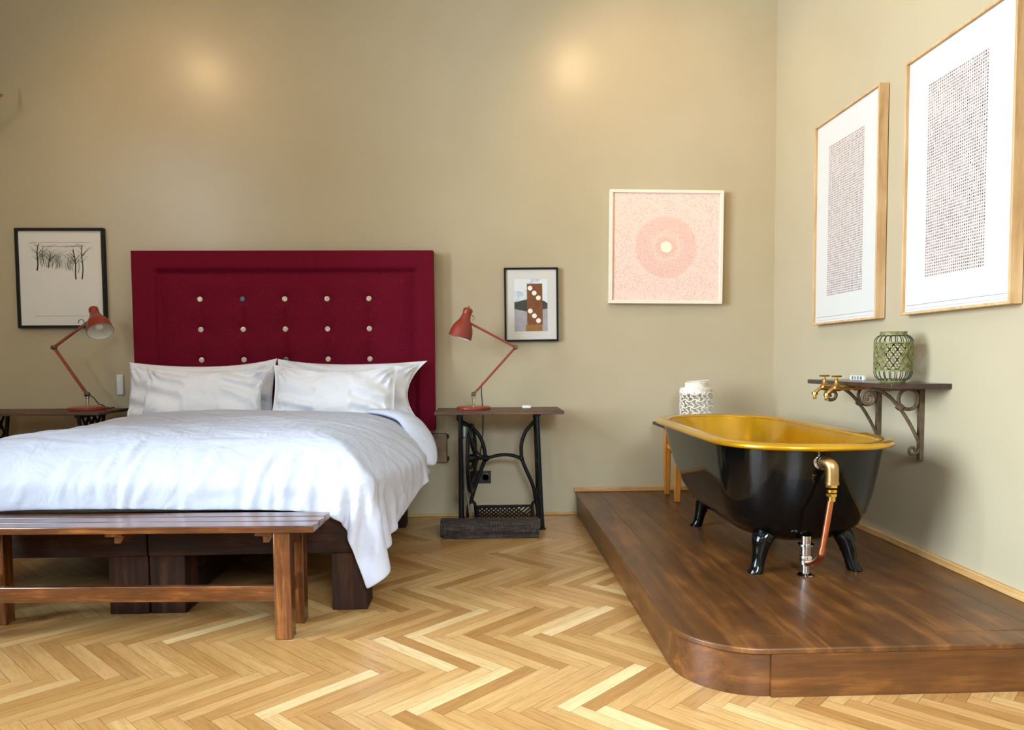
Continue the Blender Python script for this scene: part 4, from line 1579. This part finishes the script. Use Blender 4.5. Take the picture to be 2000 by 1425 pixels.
MB().lathe([(0.054, gz1 + 0.028), (0.058, gz1 + 0.029), (0.056, gz1 + 0.040), (0.058, gz1 + 0.047), (0.054, gz1 + 0.048), (0.051, gz1 + 0.040), (0.051, gz1 + 0.030), (0.054, gz1 + 0.028)], n=36).build('neck_ring', M['greenpatina'], gl_)
MB().tube(smooth_path([(0.02, -0.083, gz1 - 0.05), (0.03, -0.095, gz1 - 0.08), (0.03, -0.092, gz1 - 0.105), (0.02, -0.082, gz1 - 0.12)], 6), 0.002, 8).build('wire_handle', M['darkgreen'], gl_)

# brass wall light whose arm just enters the picture at the left
sc_ = empty('wall_light', (-3.34, 5.15, 2.70))
tag(sc_, 'brass wall light whose arm tip shows at the left edge', 'wall light')
part(MB().lathe([(0.055, 0), (0.055, 0.01), (0.03, 0.022), (0, 0.024)], (-3.34, 5.149, 2.76), (0, -1, 0), 28), 'backplate', M['brass'], sc_)
part(MB().tube(smooth_path([(-3.34, 5.13, 2.76), (-3.32, 5.05, 2.70), (-3.24, 4.98, 2.68), (-3.16, 4.95, 2.74), (-3.115, 4.95, 2.80)], 8), 0.008, 10), 'arm', M['brass'], sc_)
part(MB().lathe([(0.008, 0.0), (0.03, 0.006), (0.042, 0.018), (0.038, 0.020), (0.012, 0.012), (0.012, 0.05)], (-3.112, 4.95, 2.80), (0, 0, 1), 24), 'candle_cup', M['brass_bright'], sc_)
part(MB().lathe([(0.011, 0.0), (0.018, 0.03), (0.012, 0.06), (0, 0.08)], (-3.112, 4.95, 2.85), (0, 0, 1), 16), 'bulb', M['bulb'], sc_)


# ================================================================== ceiling spotlights (warm)
WARM = (1.0, 0.66, 0.34)


def spot_lamp(x, y, z, aim, power, blend, angle, label, glow=2.0):
    r = empty('ceiling_spotlight', (x, y, ZC))
    tag(r, label, 'ceiling light', 'warm ceiling spotlights')
    MB().lathe([(0.05, 0), (0.05, -0.02), (0.01, -0.03)], (0, 0, -0.001), (0, 0, 1), 24).build('ceiling_rose', M['brass'], r)
    MB().tube([(0, 0, -0.02), (0, 0, z - ZC + 0.05)], 0.005, 8).build('stem', M['brass'], r)
    a = (Vector(aim) - Vector((x, y, z))).normalized()
    c0 = Vector((0, 0, z - ZC))
    MB().lathe([(0.0, -0.08), (0.03, -0.075), (0.045, -0.02), (0.055, 0.06), (0.052, 0.06), (0.042, -0.01), (0.0, -0.03)], c0, a, 28).build('shade', M['lampwhite'], r)
    t = bpy.data.materials.get('warm_bulb_%g' % glow)
    if t is None:
        tt = NT('warm_bulb_%g' % glow)
        tt.b.inputs['Emission Color'].default_value = (1.0, 0.72, 0.42, 1)
        tt.b.inputs['Emission Strength'].default_value = glow
        t = tt.m
    MB().sphere(c0 + a * 0.035, 0.03, 16, 10).build('bulb', t, r)
    d = bpy.data.lights.new('spot', 'SPOT')
    d.energy = power
    d.color = WARM
    d.spot_size = R(angle)
    d.spot_blend = blend
    d.shadow_soft_size = 0.04
    lo = bpy.data.objects.new('spot_light', d)
    COL.objects.link(lo)
    lo.location = Vector((x, y, z)) + a * 0.09
    lo.rotation_euler = a.to_track_quat('-Z', 'Y').to_euler()
    return r


spot_lamp(0.75, 3.55, 3.75, (1.30, 5.15, 2.55), 62, 1.0, 90, 'warm ceiling spotlight aimed at the pink ring picture')
spot_lamp(-2.42, 3.55, 3.68, (-1.7, 5.15, 2.0), 42, 1.0, 110, 'warm ceiling spotlight over the bed')
spot_lamp(0.55, 3.1, 3.75, (2.05, 3.7, 2.7), 42, 1.0, 80, 'warm ceiling spotlight aimed at the tall framed sheets')


# ================================================================== bedding
def drape():
    """white duvet laid over the bed and let fall (position based cloth)"""
    h = 0.019
    yf, yb = 3.055, 4.56
    xl = -2.80
    ny = int((yb - yf) / h) + 1
    nx = int((0.0 - xl) / h) + 1
    t_ = np.linspace(0, 1, ny)[:, None] * np.ones((1, nx))
    s_ = np.linspace(0, 1, nx)[None, :] * np.ones((ny, 1))
    yfx = yf - 0.12 * np.clip((s_ - 0.78) / 0.22, 0, 1) ** 2
    Y = yfx + (yb - yfx) * t_
    xr = -0.20 - 0.10 * np.clip((3.5 - Y) / 0.6, 0, 1) ** 2
    X = xl + (xr - xl) * s_
    P = np.stack([X, Y, np.full_like(X, 0.86)], -1)
    P[..., 2] += 0.012 * fbm(X * 3.2, Y * 3.2, 2.0) + 0.004 * fbm(X * 9, Y * 9, 5.0)
    rest0 = np.stack([X, Y], -1)
    loose = 1.028 + 0.02 * fbm(X * 2.6, Y * 2.6, 7.0)
    V = np.zeros_like(P)

    def con(off):
        dy, dx = off
        a = (slice(max(0, -dy), ny - max(0, dy)), slice(max(0, -dx), nx - max(0, dx)))
        b = (slice(max(0, dy), ny + min(0, dy) if dy < 0 else ny), slice(max(0, dx), nx + min(0, dx) if dx < 0 else nx))
        return a, b
    cons = []
    for off, k in (((0, 1), 1.0), ((1, 0), 1.0), ((1, 1), 0.35), ((1, -1), 0.35), ((0, 2), 0.05), ((2, 0), 0.05), ((0, 4), 0.008), ((4, 0), 0.008)):
        dy, dx = off
        A = np.array([(j, i) for j in range(ny) for i in range(nx) if 0 <= j + dy < ny and 0 <= i + dx < nx])
        B = A + np.array(off)
        L = np.linalg.norm(rest0[A[:, 0], A[:, 1]] - rest0[B[:, 0], B[:, 1]], axis=1) * loose[A[:, 0], A[:, 1]]
        # colouring so that no vertex appears twice within a batch
        step = max(abs(dy), abs(dx))
        if dy == 0:
            col = (A[:, 1] // step) % 2
        else:
            col = (A[:, 0] // step) % 2
        ia, ib = A[:, 0] * nx + A[:, 1], B[:, 0] * nx + B[:, 1]
        for c in (0, 1):
            m = col == c
            cons.append((ia[m], ib[m], L[m], k))
    P = P.reshape(-1, 3)
    V = V.reshape(-1, 3)
    X0, Y0 = -2.47, 3.185
    Y1 = 5.0
    dt = 1 / 60
    steps = 230
    for it in range(steps):
        V[:, 2] -= 9.8 * dt
        V *= 0.975 if it < steps * 0.6 else 0.90
        Q = P + V * dt
        for sub in range(14):
            for ia, ib, L, k in cons:
                d = Q[ib] - Q[ia]
                ln = np.sqrt((d * d).sum(1)) + 1e-9
                cr = (d * ((0.5 * k * (ln - L) / ln)[:, None]))
                Q[ia] += cr
                Q[ib] -= cr
            if sub % 3 == 2 or sub == 13:
                x, y, z = Q[:, 0], Q[:, 1], Q[:, 2]
                X1 = -0.485 + 0.15 * np.clip((y - 3.3) / 0.7, 0, 1)
                ex = np.minimum(x - X0, X1 - x)
                ed = np.minimum(ex, y - Y0)
                H = 0.575 + 0.215 * (1 - np.exp(-np.maximum(ed, 0) / 0.16)) - 0.02 * np.exp(-((y - 3.9) / 0.5) ** 2)
                H += 0.010 * np.sin(x * 3.1 + 1.0) * np.sin(y * 4.3)
                ins = (ed > 0) & (z < H)
                up = H - z
                side = ins & (ed < up * 0.8) & (z < 0.60)
                top = ins & ~side
                hit = side | top
                Q[top, 2] = H[top]
                # sides push out to the nearest face
                sx1 = side & (X1 - x <= y - Y0) & (X1 - x <= x - X0)
                sx0 = side & (x - X0 < y - Y0) & (x - X0 < X1 - x)
                sy0 = side & ~sx1 & ~sx0
                Q[sx1, 0] = X1[sx1]
                Q[sx0, 0] = X0
                Q[sy0, 1] = Y0
                bl = 3.142 + 0.036 * (-0.64 - Q[:, 0])
                bb = (Q[:, 0] < -0.64) & (Q[:, 2] < 0.48) & (Q[:, 1] < bl)
                Q[bb, 1] = bl[bb]
                lo = Q[:, 2] < 0.01
                Q[lo, 2] = 0.01
                # friction against the mattress
                Q[hit, 0] += (P[hit, 0] - Q[hit, 0]) * 0.4
                Q[hit, 1] += (P[hit, 1] - Q[hit, 1]) * 0.4
        V = (Q - P) / dt
        sp = np.sqrt((V * V).sum(1))
        f = np.minimum(1, 3.0 / (sp + 1e-9))
        V *= f[:, None]
        P = Q
    # creases pressed into the cloth after it has settled
    G = P.reshape(ny, nx, 3)
    du = np.gradient(G, axis=1)
    dv_ = np.gradient(G, axis=0)
    N = np.cross(du, dv_)
    N /= np.linalg.norm(N, axis=-1, keepdims=True) + 1e-9
    rng = np.random.RandomState(3)
    dz = 0.004 * fbm(rest0[..., 0] * 2.2, rest0[..., 1] * 2.4, 1.0) + 0.0016 * fbm(rest0[..., 0] * 7, rest0[..., 1] * 6, 4.0)
    RX, RY = rest0[..., 0], rest0[..., 1]

    def crease(cx, cy, ang, ln, amp, wd, bend=0.0):
        a, b = (RX - cx) * np.cos(ang) + (RY - cy) * np.sin(ang), -(RX - cx) * np.sin(ang) + (RY - cy) * np.cos(ang)
        b = b - bend * a * a
        e = np.exp(-(a / ln) ** 4)
        return amp * e * (np.exp(-(b / wd) ** 2) - 0.6 * np.exp(-((b - 1.3 * wd) / (1.5 * wd)) ** 2))
    for _ in range(46):
        dz += crease(rng.uniform(-2.3, -0.45), rng.uniform(3.35, 4.5), rng.normal(0.0, 0.45), rng.uniform(0.08, 0.32), rng.uniform(0.003, 0.009), rng.uniform(0.012, 0.026), rng.normal(0, 0.7))
    for _ in range(22):
        dz += crease(rng.uniform(-2.3, -0.5), rng.uniform(3.06, 3.28), rng.normal(1.45, 0.35), rng.uniform(0.06, 0.16), rng.uniform(0.003, 0.008), rng.uniform(0.012, 0.022), rng.normal(0, 0.8))
    for k in range(9):
        dz += crease(-1.02 + 0.075 * k + rng.uniform(-0.02, 0.02), 3.16, 1.35 + 0.1 * k, 0.15, 0.011, 0.017, rng.normal(0, 0.5))
    for k in range(8):
        dz += crease(-0.36 + rng.uniform(-0.06, 0.04), 3.2 + 0.14 * k, 0.35 + rng.normal(0, 0.25), 0.16, 0.007, 0.018, rng.normal(0, 0.8))
    dz += crease(-1.52, 3.16, 1.4, 0.16, 0.010, 0.012) + crease(-1.9, 3.75, -0.25, 0.30, 0.010, 0.016) + crease(-1.35, 3.9, 0.5, 0.22, 0.009, 0.015)
    G = G + N * dz[..., None]
    P = G.reshape(-1, 3)
    return P, nx, ny


Pd, nxd, nyd = drape()
dm = MB()
dm.add([tuple(p) for p in Pd], [(j * nxd + i, j * nxd + i + 1, (j + 1) * nxd + i + 1, (j + 1) * nxd + i) for j in range(nyd - 1) for i in range(nxd - 1)])
dv = dm.build('duvet', M['cotton'], smooth=180)
md = dv.modifiers.new('thick', 'SOLIDIFY')
md.thickness = 0.010
md.offset = 1.0
md = dv.modifiers.new('sub', 'SUBSURF')
md.levels = 1
md.render_levels = 1
tag(dv, 'white rumpled cotton duvet spread over the bed', 'duvet')
cf = MB().tube(smooth_path([(-0.70, 4.50, 0.787), (-0.58, 4.45, 0.783), (-0.46, 4.38, 0.752), (-0.385, 4.28, 0.682), (-0.340, 4.19, 0.605), (-0.318, 4.13, 0.535), (-0.312, 4.11, 0.508)], 6),
               [0.012 + 0.075 * math.sin(PI * min(1, (i + 1) / 38)) ** 0.7 for i in range(37)], 16, flat=0.36)
part(cf, 'turned_back_edge', M['cotton'], dv, smooth=180)


def pillow(name, loc, w, h, t, lean, yaw, roll, seed, pinch, label, sag=0.0, flange=0.0, drop=(0, 0)):
    n, m = 64, 48
    u = np.linspace(-1, 1, n)[None, :] * np.ones((m, 1))
    v = np.linspace(-1, 1, m)[:, None] * np.ones((1, n))
    fu = np.clip(np.abs(u) / (1 - flange), 0, 1)
    prof = (np.maximum(1 - fu ** 2.6, 0) * np.maximum(1 - np.abs(v) ** 2.6, 0)) ** 0.5
    prof = prof * (1 - 0.18 * v)
    pl_, pr_, pt, pb = pinch
    x = w / 2 * u * (1 - np.where(u > 0, pr_, pl_) * (1 - v ** 2) * np.abs(u) ** 3)
    z = h / 2 * v * (1 - np.where(v > 0, pt, pb) * (1 - u ** 2) * np.abs(v) ** 3)
    z = z - sag * (1 - u ** 2) * (v > 0) * v
    z = z + drop[0] * (u < 0) * (-u) ** 3 * (v > 0) * v + drop[1] * (u > 0) * u ** 3 * (v > 0) * v
    wr = np.zeros_like(u)
    for cu in (-1, 1):
        for cv in (-1, 1):
            a = np.arctan2((v - cv) * h, (u - cu) * w)
            r = np.hypot((v - cv) * h, (u - cu) * w)
            wr += 0.019 * np.sin(a * 15 + seed + cu * 2 + cv) * np.exp(-((r - 0.16) / 0.13) ** 2)
    wr += 0.006 * fbm(u * 3 + seed, v * 3 - seed, seed) + 0.013 * np.sin((u * 1.3 + v * 2.0) * 5 + seed + 1.5 * np.sin(v * 3 + seed)) * (np.abs(u) > 0.3)
    amp = np.minimum(prof * 2.2, 1)
    yf = -t / 2 * prof - wr * amp
    ybk = t / 2 * prof * 0.85
    mb = MB()
    q = Matrix.Rotation(yaw, 3, 'Z') @ Matrix.Rotation(-lean, 3, 'X') @ Matrix.Rotation(roll, 3, 'Y')
    front = [Vector((x[j, i], yf[j, i], z[j, i])) for j in range(m) for i in range(n)]
    back = [Vector((x[j, i], ybk[j, i] + 0.002, z[j, i])) for j in range(m) for i in range(n)]
    L = Vector(loc)
    mb.add([q @ p + L for p in front], [(j * n + i, j * n + i + 1, (j + 1) * n + i + 1, (j + 1) * n + i) for j in range(m - 1) for i in range(n - 1)])
    o = len(mb.v)
    mb.v += [tuple(q @ p + L) for p in back]
    for j in range(m - 1):
        for i in range(n - 1):
            mb.f.append((o + j * n + i, o + (j + 1) * n + i, o + (j + 1) * n + i + 1, o + j * n + i + 1))
            mb.mi.append(0)
    rim = [(0, i) for i in range(n)] + [(j, n - 1) for j in range(1, m)] + [(m - 1, i) for i in range(n - 2, -1, -1)] + [(j, 0) for j in range(m - 2, 0, -1)]
    for k in range(len(rim)):
        a, b = rim[k], rim[(k + 1) % len(rim)]
        mb.f.append((a[0] * n + a[1], o + a[0] * n + a[1], o + b[0] * n + b[1], b[0] * n + b[1]))
        mb.mi.append(0)
    ob_ = mb.build('pillow', M['cotton_p'], smooth=70)
    return tag(ob_, label, 'pillow', 'white pillows on the bed')


pillow('pillow', (-1.868, 4.945, 0.872), 0.97, 0.46, 0.16, R(14), 0.0, R(0), 1.0, (0.05, 0.04, 0.05, 0.02), 'white pillow behind, leaning on the left half of the headboard', sag=0.022, drop=(0.0, 0.02))
pillow('pillow', (-0.878, 4.945, 0.868), 1.00, 0.46, 0.16, R(13), 0.0, R(0), 3.0, (0.04, 0.26, 0.05, 0.02), 'white pillow behind, leaning on the right half of the headboard', sag=0.01, flange=0.06, drop=(0.02, 0.0))
pillow('pillow', (-1.765, 4.755, 0.872), 0.80, 0.40, 0.19, R(20), 0.0, R(1.0), 5.0, (0.06, 0.14, 0.07, 0.02), 'white pillow in front on the left side of the bed', sag=0.02)
pillow('pillow', (-0.955, 4.755, 0.876), 0.80, 0.40, 0.19, R(18), 0.0, R(1.0), 8.0, (0.05, 0.05, 0.06, 0.02), 'white pillow in front on the right side of the bed', sag=0.03, flange=0.05)
